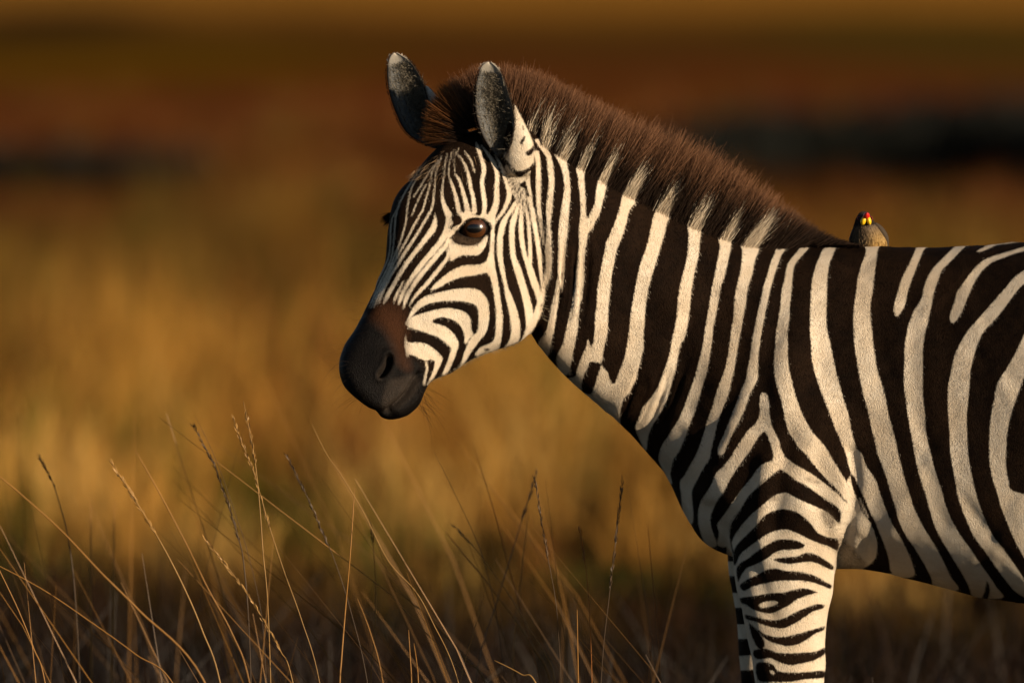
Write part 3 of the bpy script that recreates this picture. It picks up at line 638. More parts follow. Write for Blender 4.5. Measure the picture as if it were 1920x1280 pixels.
stroke([(748,650),(745,690),(752,712)], 14, -.004)
stroke([(786,702),(776,716),(766,733),(754,747),(739,761),(728,772)], 4.5, -.015)
stroke([(792,712),(784,738),(768,757),(748,772)], 10, .005)
stroke([(752,722),(738,745),(716,758)], 14, .004)
D += -.0045 * np.exp(-(seg_dist([(684,771), (700,772), (730,771)]) / 6) ** 2) + .0015 * np.exp(-(seg_dist([(714,784), (738,786), (762,776)]) / 9) ** 2)
stroke([(690,735),(668,715),(655,690)], 18, .003)
for x, dpt in ((1043, -.009), (1056, -.013), (1067, -.008), (1079, -.012), (1092, -.006), (1104, -.008)):
    stroke([(x + 2, 440), (x, 500), (x - 6, 570), (x - 20, 630)], 4.5, dpt, 60)
for i, x in enumerate((1166, 1179, 1190, 1203, 1222, 1236, 1249)):
    stroke([(x + 40 - 9 * (i % 3), 670 + 12 * (i % 3)), (x + 22, 730), (x + 4, 775), (x - 14, 815)], 5, -.007 + .002 * (i % 2), 55)
stroke([(1292,600),(1270,680),(1240,750),(1210,820)], 24, -.012)
blob(1628,930, 36,120, -.010); blob(1330,905, 42,50, .010); stroke([(1100,345),(1180,470),(1280,600),(1350,720)], 30, .005); stroke([(1150,330),(1250,450),(1360,570)], 26, -.004)
stroke([(1440,560),(1420,660),(1395,760),(1350,850)], 18, .006); stroke([(1545,760),(1515,850),(1500,930)], 22, .006); stroke([(1480,820),(1462,900),(1450,980)], 16, -.006); stroke([(1435,860),(1425,960),(1430,1050)], 18, .005)
stroke([(1500,560),(1475,660),(1450,760)], 34, .006)
stroke([(1330,560),(1315,660),(1290,760)], 30, -.006)
stroke([(1400,1000),(1425,1090),(1450,1160)], 16, -.004); stroke([(1500,960),(1480,1060),(1475,1140)], 26, .004)
stroke([(1596,850),(1601,900),(1598,950),(1586,1005),(1577,1060)], 13, -.014)
stroke([(1372,1010),(1352,985),(1335,950)], 14, -.006)
for x0, x1_, dp in ((1650, 1690, -.0015), (1708, 1738, -.003), (1772, 1800, -.0018), (1840, 1862, -.0012)):
    stroke([(x0, 560), (x0 + 6, 720), (x1_, 880), (x1_ + 30, 980)], 20, dp)
for i in range(7):
    stroke([(1568 + i * 3, 985 + 12 * i), (1596 + i * 4, 1000 + 9 * i), (1630, 1025 + 6 * i)], 3.0, -.002)
for k in range(1, 7):
    f = (.9 + 1.3 * k); D += .0019 / k * np.sin(V[:, 0] * 19 * f + 3 * k) * np.sin(V[:, 2] * 15 * f + k) * np.sin(V[:, 1] * 13 * f + 2 * k)
V = V + N * D[:, None]
V = smooth_field(V, 8, .5, np.exp(-((U_ - 1612) / 34) ** 2 - ((W_ - 950) / 110) ** 2))
V = smooth_field(V, 1)
N = normals()
U_, W_ = measure(V)

# --- markings onto the coat
st = sample(COAT, U_, W_)
far_leg = (V[:, 1] > .035) & (V[:, 2] < .72) & (U_ < 1800)
band = np.sin((W_ + (U_ - 1400) * .12) / 60.0 * 2 * math.pi * 1.02 + .35 * np.sin(U_ / 23.0) + 1.2) * 13 - 1.5
st = np.where(far_leg, band, st)
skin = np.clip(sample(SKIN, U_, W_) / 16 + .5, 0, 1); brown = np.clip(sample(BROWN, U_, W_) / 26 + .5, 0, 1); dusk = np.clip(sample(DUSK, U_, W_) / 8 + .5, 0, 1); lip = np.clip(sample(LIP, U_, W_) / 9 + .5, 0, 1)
rimd = np.clip((sample(LID, U_, W_) + 4.5) / 2.0, 0, 1) * SIDE
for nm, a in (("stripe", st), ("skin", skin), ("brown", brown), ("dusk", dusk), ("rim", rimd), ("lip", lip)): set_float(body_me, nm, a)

WHITE = np.array((.70, .60, .47)); BLACK = np.array((.0085, .0043, .0024))
def coat_material():
    k = NT("zebra_coat")
    pos = k.n("ShaderNodeTexCoord").outputs["Object"]
    n1 = k.noise(420, 2, .6, pos, (1, 1, .45)); n2 = k.noise(60, 3, .6, pos); n3 = k.noise(900, 1, .5, pos, (1, 1, .4)); n4 = k.noise(9, 4, .6, pos)
    s = k.math('ADD', k.attr("stripe").outputs["Fac"], k.math('MULTIPLY', k.math('SUBTRACT', n1, .5), 5.0))
    w = k.math('MULTIPLY_ADD', s, .36, .5, clamp=True)
    white = k.mix(k.math('MULTIPLY_ADD', n2, 1.4, -.35, clamp=True), (.74, .645, .52), (.62, .50, .36))
    black = k.mix(k.math('MULTIPLY_ADD', n2, 2.0, -.6, clamp=True), (.006, .0034, .002), (.013, .0065, .0034))
    white = k.mix(k.math('MULTIPLY_ADD', n4, 2.4, -1.0, clamp=True), white, (.56, .43, .29)); black = k.mix(k.math('MULTIPLY_ADD', n4, 2.2, -.9, clamp=True), black, (.021, .0105, .005))
    c = k.mix(w, black, white)
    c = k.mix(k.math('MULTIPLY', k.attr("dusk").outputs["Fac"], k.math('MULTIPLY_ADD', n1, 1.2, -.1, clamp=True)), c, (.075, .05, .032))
    mz = k.mix(k.math('MULTIPLY_ADD', n2, 2.0, -.5, clamp=True), (.0018, .0013, .0011), (.0055, .0038, .003))
    c = k.mix(k.attr("skin").outputs["Fac"], c, mz)
    c = k.mix(k.math('MULTIPLY', k.attr("brown").outputs["Fac"], k.math('MULTIPLY_ADD', n1, .8, .5, clamp=True)), c, (.055, .022, .010))
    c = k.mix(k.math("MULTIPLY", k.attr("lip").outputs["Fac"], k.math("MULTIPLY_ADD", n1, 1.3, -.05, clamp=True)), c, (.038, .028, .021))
    c = k.mix(k.attr("rim").outputs["Fac"], c, (.010, .008, .007))
    bp = k.n("ShaderNodeBump"); bp.inputs["Strength"].default_value = .85; bp.inputs["Distance"].default_value = .002
    k.l(k.math('ADD', n1, n3), bp.inputs["Height"])
    return k.out(k.bsdf(c, k.math("MULTIPLY_ADD", k.attr("skin").outputs["Fac"], -.18, .72), k.math("MULTIPLY_ADD", k.attr("skin").outputs["Fac"], .05, .04), bp.outputs[0]))
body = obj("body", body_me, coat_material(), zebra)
BVH = BVHTree.FromObject(body, bpy.context.evaluated_depsgraph_get())
def near_surface(u, v):
    a = Vector(at(u, v, -1.2)); b = Vector(at(u, v, 1.2)); h = BVH.ray_cast(a, (b - a).normalized())
    return None if h[0] is None else np.array(h[0])

# --- short coat hair over the side of the body
def coat_hair(count):
    F = np.empty(len(body_me.polygons) * 4, np.int32); body_me.polygons.foreach_get("vertices", F); F = F.reshape(-1, 4)
    c = V[F].mean(1); fn = N[F].mean(1)
    area = np.linalg.norm(np.cross(V[F[:, 2]] - V[F[:, 0]], V[F[:, 3]] - V[F[:, 1]]), axis=1) / 2
    fu, fv = U_[F[:, 0]], W_[F[:, 0]]
    ok = (fn[:, 1] < .45) & (fu < 2020) & (fv < 1330)
    lidm = sample(LID, fu, fv); ok &= ~((lidm > -5) & (fn[:, 1] < .2)); ok &= ~(sample(NOSE, fu, fv) > -4)
    dens = np.where(fu < 1040, 1.9, 1.0) * area * ok
    i = rng.choice(len(F), count, p=dens / dens.sum())
    a = rng.random((count, 2)); q = F[i]
    w = np.stack(((1 - a[:, 0]) * (1 - a[:, 1]), a[:, 0] * (1 - a[:, 1]), a[:, 0] * a[:, 1], (1 - a[:, 0]) * a[:, 1]), 1)[..., None]
    P = (V[q] * w).sum(1); n = (N[q] * w).sum(1); n /= np.linalg.norm(n, axis=1, keepdims=True)
    u, v = measure(P)
    face = np.clip((1010 - u) / 60, 0, 1)[:, None]
    flow = np.array((.35, 0, -.93))[None] * (1 - face) + np.array((-.35, 0, -.9))[None] * face
    flow = flow + rng.normal(size=(count, 3)) * .22
    t = flow - n * (flow * n).sum(1, keepdims=True); t /= np.linalg.norm(t, axis=1, keepdims=True)
    sk = sample(SKIN, u, v)
    L = np.where(u < 1010, .0052, .0074) * rng.uniform(.6, 1.25, count); L = np.where(sk > 0, L * .5, L); L = np.where(v > 880, L * .8, L)
    lift = np.clip(rng.normal(.18, .10, count), .05, .6)[:, None]
    d = t * np.sqrt(1 - lift ** 2) + n * lift
    s = np.cross(d, n); s /= np.linalg.norm(s, axis=1, keepdims=True)
    hw = (rng.uniform(.00032, .0006, count))[:, None]
    P = P - n * .0006
    tip = P + d * L[:, None]
    VV = np.stack((P - s * hw, P + s * hw, tip), 1).reshape(-1, 3)
    S = (st[q] * w[..., 0]).sum(1) + rng.normal(size=count) * 1.5
    b = rng.uniform(.76, 1.12, (count, 1))
    col = np.where((S > 0)[:, None], WHITE[None] * b, BLACK[None] * rng.uniform(.5, 1.9, (count, 1)))
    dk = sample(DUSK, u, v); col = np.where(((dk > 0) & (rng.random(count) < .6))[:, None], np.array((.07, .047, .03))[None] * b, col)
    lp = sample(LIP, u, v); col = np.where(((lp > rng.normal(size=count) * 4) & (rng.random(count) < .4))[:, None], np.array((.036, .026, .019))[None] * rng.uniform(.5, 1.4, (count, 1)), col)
    bn = np.clip(sample(BROWN, u, v) / 26 + .5, 0, 1)
    col = np.where((sk > rng.normal(size=count) * 4)[:, None], np.array((.0035, .0024, .0019))[None] * rng.uniform(.6, 1.9, (count, 1)), col)
    col = np.where((bn > rng.random(count))[:, None], np.array((.062, .026, .011))[None] * rng.uniform(.6, 1.3, (count, 1)), col)
    me = mesh_from("coat_hair", VV, np.arange(count * 3).reshape(-1, 3), False)
    set_color(me, "tint", np.repeat(col, 3, 0))
    return tag(obj("coat_hair", me, M_HAIR, zebra), kind="stuff")
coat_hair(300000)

# --- hooves
M_HOOF = (lambda k: k.out(k.bsdf(k.mix(k.noise(60, 2, .5, None, (1, 1, .2)), (.02, .017, .014), (.05, .04, .032)), .45, .4)))(NT("hoof"))
def hoof(x0, x1, y):
    c = at((x0 + x1) / 2, 1722, y); w = (x1 - x0) / 2000; VV = []
    ztop = c[2] + .012
    for f, sx in ((0, .88), (.3, .97), (.7, 1.1), (1, 1.16)):
        a = np.arange(20) / 20 * 2 * math.pi
        VV.append(np.stack((c[0] - .012 * f * 1.2 + np.cos(a) * w * sx * 1.02, np.full(20, c[1]) + np.sin(a) * w * sx * .95, np.full(20, ztop * (1 - f) + 0.0 * f)), 1))
    VV = np.concatenate(VV); i = np.arange(3)[:, None] * 20 + np.arange(20)[None]; j = np.arange(3)[:, None] * 20 + (np.arange(20)[None] + 1) % 20
    obj("hoof", mesh_from("hoof", VV, np.stack((i, j, j + 20, i + 20), -1).reshape(-1, 4)), M_HOOF, zebra)
for h in ((1432, 1500, -.13), (1398, 1446, .12), (2312, 2384, -.34), (2222, 2294, -.06)): hoof(*h)

# --- tail
def tail():
    P = [at(2432, 560, -.24), at(2475, 620, -.25), at(2490, 760, -.26), at(2485, 900, -.26), at(2478, 1010, -.26)]
    Vt, Ft = tube_verts(catmull(np.array(P), False, 4), np.linspace(.028, .012, 17), 10)
    m = (lambda k: k.out(k.bsdf(k.mix(k.math('GREATER_THAN', k.math('SINE', k.math('MULTIPLY', (lambda s: (k.l(k.n("ShaderNodeNewGeometry").outputs["Position"], s.inputs[0]), s.outputs[2])[1])(k.n("ShaderNodeSeparateXYZ")), 130.0)), 0.0), (.02, .012, .008), (.7, .6, .47)), .6, .2)))(NT("tail_coat"))
    tl = obj("tail", mesh_from("tail", Vt, Ft), m, zebra)
    n = 900; b = at(2480, 985, -.26)
    r = rng.normal(size=(n, 2)) * .012; L = rng.uniform(.25, .42, n); t = np.array((0, .4, .75, 1))
    Q = np.zeros((n, 4, 3)); Q[..., 0] = b[0] + r[:, :1] * (1 + 2 * t); Q[..., 1] = b[1] + r[:, 1:] * (1 + 2 * t); Q[..., 2] = b[2] + .06 - L[:, None] * t
    tag(obj("tail_tuft", ribbons(Q, np.full((n, 4), .0012), np.tile(np.array((.03, .018, .012)), (n, 4, 1)), "tail_tuft"), M_HAIR, zebra), kind="stuff")
tail()

# --- eyes
def eye_material():
    k = NT("eye")
    p = k.n("ShaderNodeTexCoord").outputs["Object"]
    sep = k.n("ShaderNodeSeparateXYZ"); k.l(p, sep.inputs[0])
    def ell(rx, rz):
        a = k.math('DIVIDE', sep.outputs[0], rx); b = k.math('DIVIDE', sep.outputs[2], rz)
        return k.math('SQRT', k.math('ADD', k.math('MULTIPLY', a, a), k.math('MULTIPLY', b, b)))
    iris = k.math('MULTIPLY', k.math('SUBTRACT', 1.06, ell(.0215, .0205)), 9.0, clamp=True)
    pup = k.math('MULTIPLY', k.math('SUBTRACT', 1.1, ell(.0150, .0085)), 5.0, clamp=True)
    fib = k.noise(160, 3, .6)
    c = k.mix(iris, (.008, .006, .005), k.mix(fib, (.035, .012, .004), (.095, .034, .009)))
    c = k.mix(pup, c, (.004, .003, .003))
    return k.out(k.bsdf(c, .22, .5, None, **{"Coat Weight": .45, "Coat Roughness": .02}))
M_EYE = eye_material()
def make_eye(c, R, side, name="eye"):
    bm = bmesh.new(); bmesh.ops.create_uvsphere(bm, u_segments=40, v_segments=24, radius=R)
    for f in bm.faces: f.smooth = True
    me = bpy.data.meshes.new(name); bm.to_mesh(me); bm.free()
    me.materials.append(M_EYE)
    o = bpy.data.objects.new(name, me); COL.objects.link(o)
    o.parent = zebra; o.location = Vector(c) - Vector(zebra.location); o.rotation_euler = (0, 0, 0 if side < 0 else math.pi)
    return o
def skin_at(u, v):
    """height of the skin round the eye, from a ring outside the lids"""
    ys = [near_surface(u + 36 * math.cos(a), v + 26 * math.sin(a))[1] for a in np.arange(12) / 12 * 2 * math.pi]
    return float(np.mean(ys))
ey = skin_at(889, 427)
EYE_R = .030
eye_c = at(889, 428, ey + EYE_R - .0005)
make_eye(eye_c, EYE_R, -1)
yc_eye = -.2365
fe = at(889, 428, 2 * yc_eye - eye_c[1]); make_eye(fe, EYE_R, 1)

# --- ears: a cupped leaf with thickness, opening to the left
def ear_material():
    k = NT("ear_skin"); c = k.attr("tint").outputs["Color"]; n1 = k.noise(420, 2, .6)
    bp = k.n("ShaderNodeBump"); bp.inputs["Strength"].default_value = .4; bp.inputs["Distance"].default_value = .0015; k.l(n1, bp.inputs["Height"])
    return k.out(k.bsdf(k.mix(k.math('MULTIPLY', n1, .35), c, k.mix(.5, c, (.02, .015, .01))), .7, .15, bp.outputs[0]))
M_EAR = ear_material()
def ear(left, right, back, y0, depth, label, inner_dark):
    """left / right rim curves and the curve of the back, tip to base, in u, v; y0 = depth place of the rim"""
    n = 15
    L = catmull(np.array(left, float), False, 8); R = catmull(np.array(right, float), False, 8); Bk = catmull(np.array(back, float), False, 8)
    def res(P):
        s = np.concatenate(((0,), np.cumsum(np.linalg.norm(np.diff(P, axis=0), axis=1)))); t = np.linspace(0, s[-1], 26)
        return np.stack([np.interp(t, s, P[:, i]) for i in range(P.shape[1])], 1)
    L, R, Bk = res(L), res(R), res(Bk)
    inner, outer, ti, to = [], [], [], []
    for r in range(26):
        f = r / 25; w = math.sin(min(1, f * 1.25 + .05) * math.pi / 2)
        a = at(*L[r, :2], y0 + L[r, 2]); b = at(*R[r, :2], y0 + R[r, 2]); c = at(*Bk[r, :2], y0 + Bk[r, 2] + depth * w)
        ri, ro = [], []
        ctrl = 2 * c - (a + b) / 2
        for i in range(n):
            t = i / (n - 1)
            p = (1 - t) ** 2 * a + 2 * t * (1 - t) * ctrl + t * t * b
            p2 = p + np.array((.0, .0045 + .004 * math.sin(t * math.pi), 0)) + (c - (a + b) / 2) / (np.linalg.norm(c - (a + b) / 2) + 1e-9) * .003
            if i in (0, n - 1): p2 = p + np.array((0.0012 if i else -.0012, .004, 0))
            ri.append(p); ro.append(p2)
            edge = min(t, 1 - t)
            grey = np.array((.125, .125, .122)) * (1 - inner_dark * math.exp(-((t - .62) / .22) ** 2 - ((f - .68) / .2) ** 2))  # inner_dark paints shade into the hollow of the cup
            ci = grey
            if edge < .06 and .10 < f < .93: ci = np.array((.018, .012, .009))
            if f < .16: ci = ci + (np.array((.46, .41, .34)) - ci) * (1 - f / .16) ** .7
            ti.append(ci)
            co = np.array((.62, .54, .43))
            if edge < .10 and f > .16: co = np.array((.022, .014, .010))
            if .10 < f < .40: co = np.array((.03, .02, .013)) if not (t < .5 and edge > .3 and f > .3) else co
            to.append(co)
        inner.append(ri); outer.append(ro)
    I_, O_ = np.array(inner).reshape(-1, 3), np.array(outer).reshape(-1, 3)
    m = 26 * n; F = []
    for r in range(25):
        for i in range(n - 1):
            q = (r * n + i, r * n + i + 1, (r + 1) * n + i + 1, (r + 1) * n + i)
            F.append(q); F.append(tuple(x + m for x in reversed(q)))
        for i in (0, n - 1):
            q = (r * n + i, (r + 1) * n + i, (r + 1) * n + i + m, r * n + i + m); F.append(q if i == 0 else tuple(reversed(q)))
    for i in range(n - 1): F.append((i + 1, i, i + m, i + 1 + m))
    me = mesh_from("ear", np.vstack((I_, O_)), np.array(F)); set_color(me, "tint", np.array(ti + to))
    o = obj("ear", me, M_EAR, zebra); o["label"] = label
    sb = o.modifiers.new("s", 'SUBSURF'); sb.levels = 1; sb.render_levels = 1
    # fuzz inside the cup
    k = 7000; r = rng.integers(3, 25, k); i = np.clip((rng.normal(.5, .2, k) * (n - 1)).astype(int), 1, n - 2)
    G = np.array(inner); rt = G[r, i] + (G[np.clip(r + 1, 0, 25), i] - G[r, i]) * rng.random((k, 1))
    dirn = np.stack((rng.normal(-.12, .4, k), rng.normal(-.42, .2, k), rng.normal(.5, .4, k)), 1); dirn /= np.linalg.norm(dirn, axis=1, keepdims=True)
    cur = rng.normal(size=(k, 3)) * .5; t = np.array((0, .35, .7, 1.0))
    Ln = rng.uniform(.006, .015, k) * np.where(r < 7, .5, 1)
    P = rt[:, None] + (dirn[:, None] * t[None, :, None] + cur[:, None] * (t ** 2)[None, :, None] * .5) * Ln[:, None, None]
    cc = np.array((.36, .31, .235))[None] * rng.uniform(.3, 1.0, (k, 1))
    C = np.repeat(cc[:, None], 4, 1); C[:, 0] *= .45
    fz = obj("ear_fuzz", ribbons(P, np.full((k, 4), .0006) * np.array((1, .9, .7, .3)), C, "ear_fuzz"), M_HAIR, o)
    fz.matrix_parent_inverse = Matrix.Translation(-Vector(zebra.location)); fz.matrix_parent_inverse = Matrix.Identity(4)
    fz.location = (0, 0, 0); fz.matrix_parent_inverse = o.matrix_parent_inverse.inverted() @ Matrix.Translation(-Vector(zebra.location))
    tag(fz, kind="stuff")
    # short fringe on the rims and the back
    k = 2200; tt = rng.random(k); edge = rng.random(k) < .5; r = (rng.random(k) * 24).astype(int)
    ii = np.where(edge, 0, n - 1); OO = np.array(outer)
    ib = rng.integers(0, n, k); useb = rng.random(k) < .6; ii = np.where(useb, ib, ii)
    rt = OO[r, ii] + (OO[r + 1, ii] - OO[r, ii]) * tt[:, None]
    up = OO[r, ii] - OO[r + 1, ii]; up /= np.linalg.norm(up, axis=1, keepdims=True)
    outw = rt - (G[r, n // 2] + G[r, 0] + G[r, n - 1]) / 3; outw /= np.linalg.norm(outw, axis=1, keepdims=True)
    dirn = up * .7 + outw * .6 + rng.normal(size=(k, 3)) * .2; t = np.array((0, .5, 1.0)); Ln = rng.uniform(.002, .0055, k)
    P = rt[:, None] + dirn[:, None] * t[None, :, None] * Ln[:, None, None]
    toA = np.array(to).reshape(26, n, 3); C = np.repeat((toA[r, ii] * rng.uniform(.7, 1.2, (k, 1)))[:, None], 3, 1)
    fr = obj("ear_fringe", ribbons(P, np.full((k, 3), .0008) * np.array((1, .7, .2)), C, "ear_fringe"), M_HAIR, o)
    fr.matrix_parent_inverse = fz.matrix_parent_inverse.copy(); tag(fr, kind="stuff")
    return o
ear([(917,116,.0),(904,122,.002),(894,148,.004),(891,180,.005),(891,205,.005),(897,235,.005),(908,262,.006),(924,285,.018),(936,294,.018)],
    [(919,116,.0),(932,126,-.002),(941,140,-.004),(951,168,-.006),(960,200,-.007),(964,228,-.007),(960,255,-.005),(952,280,-.017),(944,296,-.004)],
    [(918,117,.0),(922,135,0),(926,165,0),(936,200,.002),(946,232,.004),(950,258,.006),(950,278,.008),(946,292,.01),(944,298,.012)], -.256, .022,
    "nearer ear with fuzzy grey lining", .8)
ear([(741,99,0),(732,104,.002),(726,125,.003),(726,150,.005),(731,180,.006),(741,210,.006),(755,240,.007),(775,260,.010),(812,278,.010)],
    [(743,99,0),(757,106,-.002),(771,118,-.004),(785,140,-.006),(794,160,-.007),(797,178,-.007),(806,200,-.022),(822,228,-.010),(838,264,.0)],
    [(742,100,0),(752,115,0),(764,138,0),(776,164,.002),(786,190,.004),(796,212,.006),(808,236,.008),(820,258,.01),(830,276,.012)], -.122, .018,
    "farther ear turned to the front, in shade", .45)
# --- mane
MB = np.array([(862,262),(868,240),(884,235),(915,240),(958,250),(1000,262),(1040,288),(1078,312),(1125,340),(1172,366),(1232,396),(1292,426),(1348,446),(1395,461),(1450,464),(1500,460),(1560,458),(1610,459)], float)   # lower edge on the near side
MC = np.array([(866,256),(872,236),(888,228),(918,228),(960,222),(1010,234),(1060,256),(1110,286),(1170,324),(1240,365),(1310,400),(1380,430),(1440,451),(1480,456),(1510,457),(1540,458),(1580,459),(1615,459)], float)    # crest
MD = np.array([(-.95,-.05),(-.88,-.30),(-.62,-.75),(-.15,-.98),(.22,-.97),(.34,-.94),(.40,-.91),(.44,-.90),(.46,-.89),(.46,-.89),(.46,-.89),(.47,-.88),(.52,-.85),(.58,-.80),(.70,-.70),(.80,-.58),(.92,-.38),(.97,-.2)], float)
ML = np.array([66,70,90,106,102,94,88,93,98,100,96,81,63,45,30,17,8,4], float)                                     # length from the crest
def mane(n):
    s = rng.random(n) ** .98 * (len(MB) - 1); s = np.clip(s, 0, len(MB) - 1.001)
    xi = np.arange(len(MB)); f = lambda A: np.stack([np.interp(s, xi, A[:, c]) for c in range(A.shape[1])], 1)
    B, Cc, Dn = f(MB), f(MC), f(MD); Lm = np.interp(s, xi, ML)
    v = rng.random(n) * 1.9                                  # 0 near edge .. 1 crest .. 1.9 far edge
    vn = np.minimum(v, 2 - v)
    uv = B + (Cc - B) * vn[:, None] + rng.normal(size=(n, 2)) * 1.6
    yc = np.interp(uv[:, 0], [860, 930, 1030, 1160, 1310, 1440, 1620], [-.176, -.168, -.143, -.098, -.04, 0, -.05])
    root = np.zeros((n, 3)); ok = np.ones(n, bool)
    for i in range(n):
        h = near_surface(uv[i, 0], uv[i, 1] + 2)
        if h is None or uv[i, 0] < 1012: root[i] = at(uv[i, 0], uv[i, 1] + 4, yc[i] - .04 * max(0, 1 - v[i]) ** .6)
        else: root[i] = h
        if v[i] > 1: root[i, 1] = 2 * yc[i] - root[i, 1]
    s_near = np.clip(v, 0, 1)
    up = np.linalg.norm(Cc - uv, axis=1) * (v < 1)
    top = rng.random(n)
    env = 1 + .05 * np.sin(s * 9.1) + .04 * np.sin(s * 23.7)
    L = (Lm * rng.uniform(.80, 1.04, n) * env + up * .9)
    stray = rng.random(n) < .03; L = np.where(stray, L * 1.12, L)
    stripe = sample(COAT, uv[:, 0], uv[:, 1] + 6) + rng.normal(size=n) * 1.6
    isw = (stripe > .8) & (v < .46) & (s > 4.6) & (s < 13.6)
    L = np.where(isw, np.minimum(L, rng.uniform(.35, .88, n) * 98), L)
    short = (~isw) & (v < .5) & (rng.random(n) < .45); L = np.where(short, L * rng.uniform(.45, .8, n), L)
    sd = rng.normal(size=n)
    ang = rng.normal(0, .09, n) + np.where(isw, rng.normal(0, .05, n), 0)
    clump = .10 * np.sin(s * 31.0 + 2 * np.sin(s * 7)); ang = ang + clump
    dx = Dn[:, 0] * np.cos(ang) - Dn[:, 1] * np.sin(ang); dz = -(Dn[:, 0] * np.sin(ang) + Dn[:, 1] * np.cos(ang))
    nn = np.hypot(dx, dz); dx, dz = dx / nn, dz / nn
    off = root[:, 1] - yc
    dy = -off / (np.maximum(L, 30) / 1000) * rng.uniform(.35, .75, n) + rng.normal(0, .06, n)
    t = np.array((0, .25, .5, .75, 1.0))
    P = np.zeros((n, 5, 3)); Lm_ = (L / 1000)[:, None]
    bend = rng.normal(0, .07, n)[:, None]
    out = np.where(v < 1, -1, 1)[:, None] * .010 * np.sin(t * math.pi)[None] * np.clip(1 - vn, 0, 1)[:, None]
    P[..., 0] = root[:, :1] + Lm_ * (dx[:, None] * t + (dz[:, None]) * bend * t ** 2)
    P[..., 2] = root[:, 2:] + Lm_ * (dz[:, None] * t - dx[:, None] * bend * t ** 2)
    P[..., 1] = root[:, 1:2] + Lm_ * dy[:, None] * t + out
    k = rng.uniform(.6, 1.3, (n, 1))
    tipc = np.array((.155, .076, .040))[None] * k; tipc = np.where((s < 2.2)[:, None], np.array((.20, .078, .025))[None] * k, tipc)
    dark = np.array((.020, .012, .008))[None] * rng.uniform(.6, 1.8, (n, 1)); wht = np.array((.62, .52, .39))[None] * rng.uniform(.75, 1.1, (n, 1))
    withers = np.clip((s - 12.8) / 2.2, 0, 1)[:, None]
    tipc = tipc * (1 - withers) + dark * 1.6 * withers
    C = np.zeros((n, 5, 3))
    absL = L[:, None] * t[None] - up[:, None] * .6            # mm above the crest line
    g = np.clip((absL - rng.uniform(0, 45, (n, 1))) / 30, 0, 1)
    for j in range(5):
        C[:, j] = np.where(isw[:, None], wht, dark * (1 - g[:, j:j + 1]) + tipc * (1 + .5 * (j == 4)) * g[:, j:j + 1])  # last point of each strand brightened: rim light painted into the hair
    Wd = np.full((n, 5), .00075) * np.array((1, 1, .9, .7, .25))[None] * rng.uniform(.7, 1.2, (n, 1))
    return tag(obj("mane", ribbons(P, Wd, C, "mane"), M_HAIR, zebra), "bristly brown mane with white streaks at its foot", kind="stuff")
mane(55000)

# --- whiskers, lashes, chin and jaw hairs
def fine_hairs():
    P, W, C = [], [], []
    def add(u, v, ang, L, w, col, curl=.2, yo=None):
        h = near_surface(u, v)
        r = h if h is not None else at(u, v, -.34 if u < 800 else -.25)
        if yo is not None: r = at(u, v, yo)
        a = math.radians(ang); t = np.array((0, .33, .66, 1.0))
        x = math.cos(a) * t - math.sin(a) * curl * t ** 2; z = math.sin(a) * t + math.cos(a) * curl * t ** 2
        yy = rng.normal(-.12, .25)
        P.append(np.stack((r[0] + L * x, r[1] + L * yy * t, r[2] + L * z), 1)); W.append(w * np.array((1, .8, .5, .15))); C.append(np.tile(col, (4, 1)))
    blk = np.array((.02, .014, .010))
    for i in range(16): add(rng.uniform(640, 665), rng.uniform(640, 720), rng.uniform(170, 225), rng.uniform(.03, .065), .00055, blk, rng.uniform(-.1, .35))
    for i in range(14): add(rng.uniform(668, 700), rng.uniform(560, 625), rng.uniform(165, 200), rng.uniform(.02, .05), .00045, blk, rng.uniform(-.1, .3))
    for i in range(8): add(rng.uniform(650, 690), rng.uniform(725, 765), rng.uniform(205, 245), rng.uniform(.02, .05), .0005, blk, rng.uniform(0, .3))
    for i in range(40): add(rng.uniform(772, 800), rng.uniform(720, 765), rng.uniform(-75, -20), rng.uniform(.03, .085), .0005, blk, rng.uniform(-.3, .05))
    for i in range(12): add(rng.uniform(722, 735), rng.uniform(395, 500), rng.uniform(170, 225), rng.uniform(.02, .06), .0004, blk, rng.uniform(-.1, .3))
    cream = np.array((.5, .42, .3))
    for i in range(420):
        s = rng.random(); u = 800 + 185 * s; v = np.interp(u, [800, 835, 870, 905, 950, 987], [718, 702, 682, 664, 652, 634])
        add(u, v - 2, rng.uniform(-80, -35), rng.uniform(.004, .010), .0004, cream * .7 if rng.random() < .5 else blk * 2)
    for i in range(60): add(rng.uniform(1010, 1024), rng.uniform(450, 600), rng.uniform(-70, -20), rng.uniform(.008, .02), .0005, cream)
    for i in range(1000):
        s = rng.random(); u = rng.uniform(775, 905); v = rng.uniform(272, 285 + 50 * math.exp(-((u - 845) / 45) ** 2)) + max(0, (840 - u)) * .75
        add(u, v, rng.uniform(215, 285) + (u - 840) * .3, rng.uniform(.010, .020), .0007, np.array((.50, .33, .19)) * rng.uniform(.2, 1.0), rng.uniform(-.3, .3))
    # lashes of the near eye
    for i in range(46):
        s = rng.random(); u = 868 + 46 * s; v = np.interp(u, [866, 874, 885, 898, 908, 917], [423, 415, 410, 410, 415, 425])
        add(u, v, rng.uniform(-50, 10) + (s - .5) * 10, rng.uniform(.008, .014), .0007, blk, .3)
    for i in range(16):
        u = rng.uniform(870, 912); add(u, 446, rng.uniform(-110, -60), rng.uniform(.006, .02), .0004, blk)
    # lashes of the far eye, past the brow
    for i in range(150): add(rng.uniform(731, 741), rng.uniform(398, 413), rng.uniform(178, 225), rng.uniform(.014, .024), .0013, blk * .5, .2, yo=-.19)
    return tag(obj("whiskers", ribbons(np.array(P), np.array(W), np.array(C), "whiskers"), M_HAIR, zebra), "whiskers, lashes and loose hairs of the face", kind="stuff")
fine_hairs()
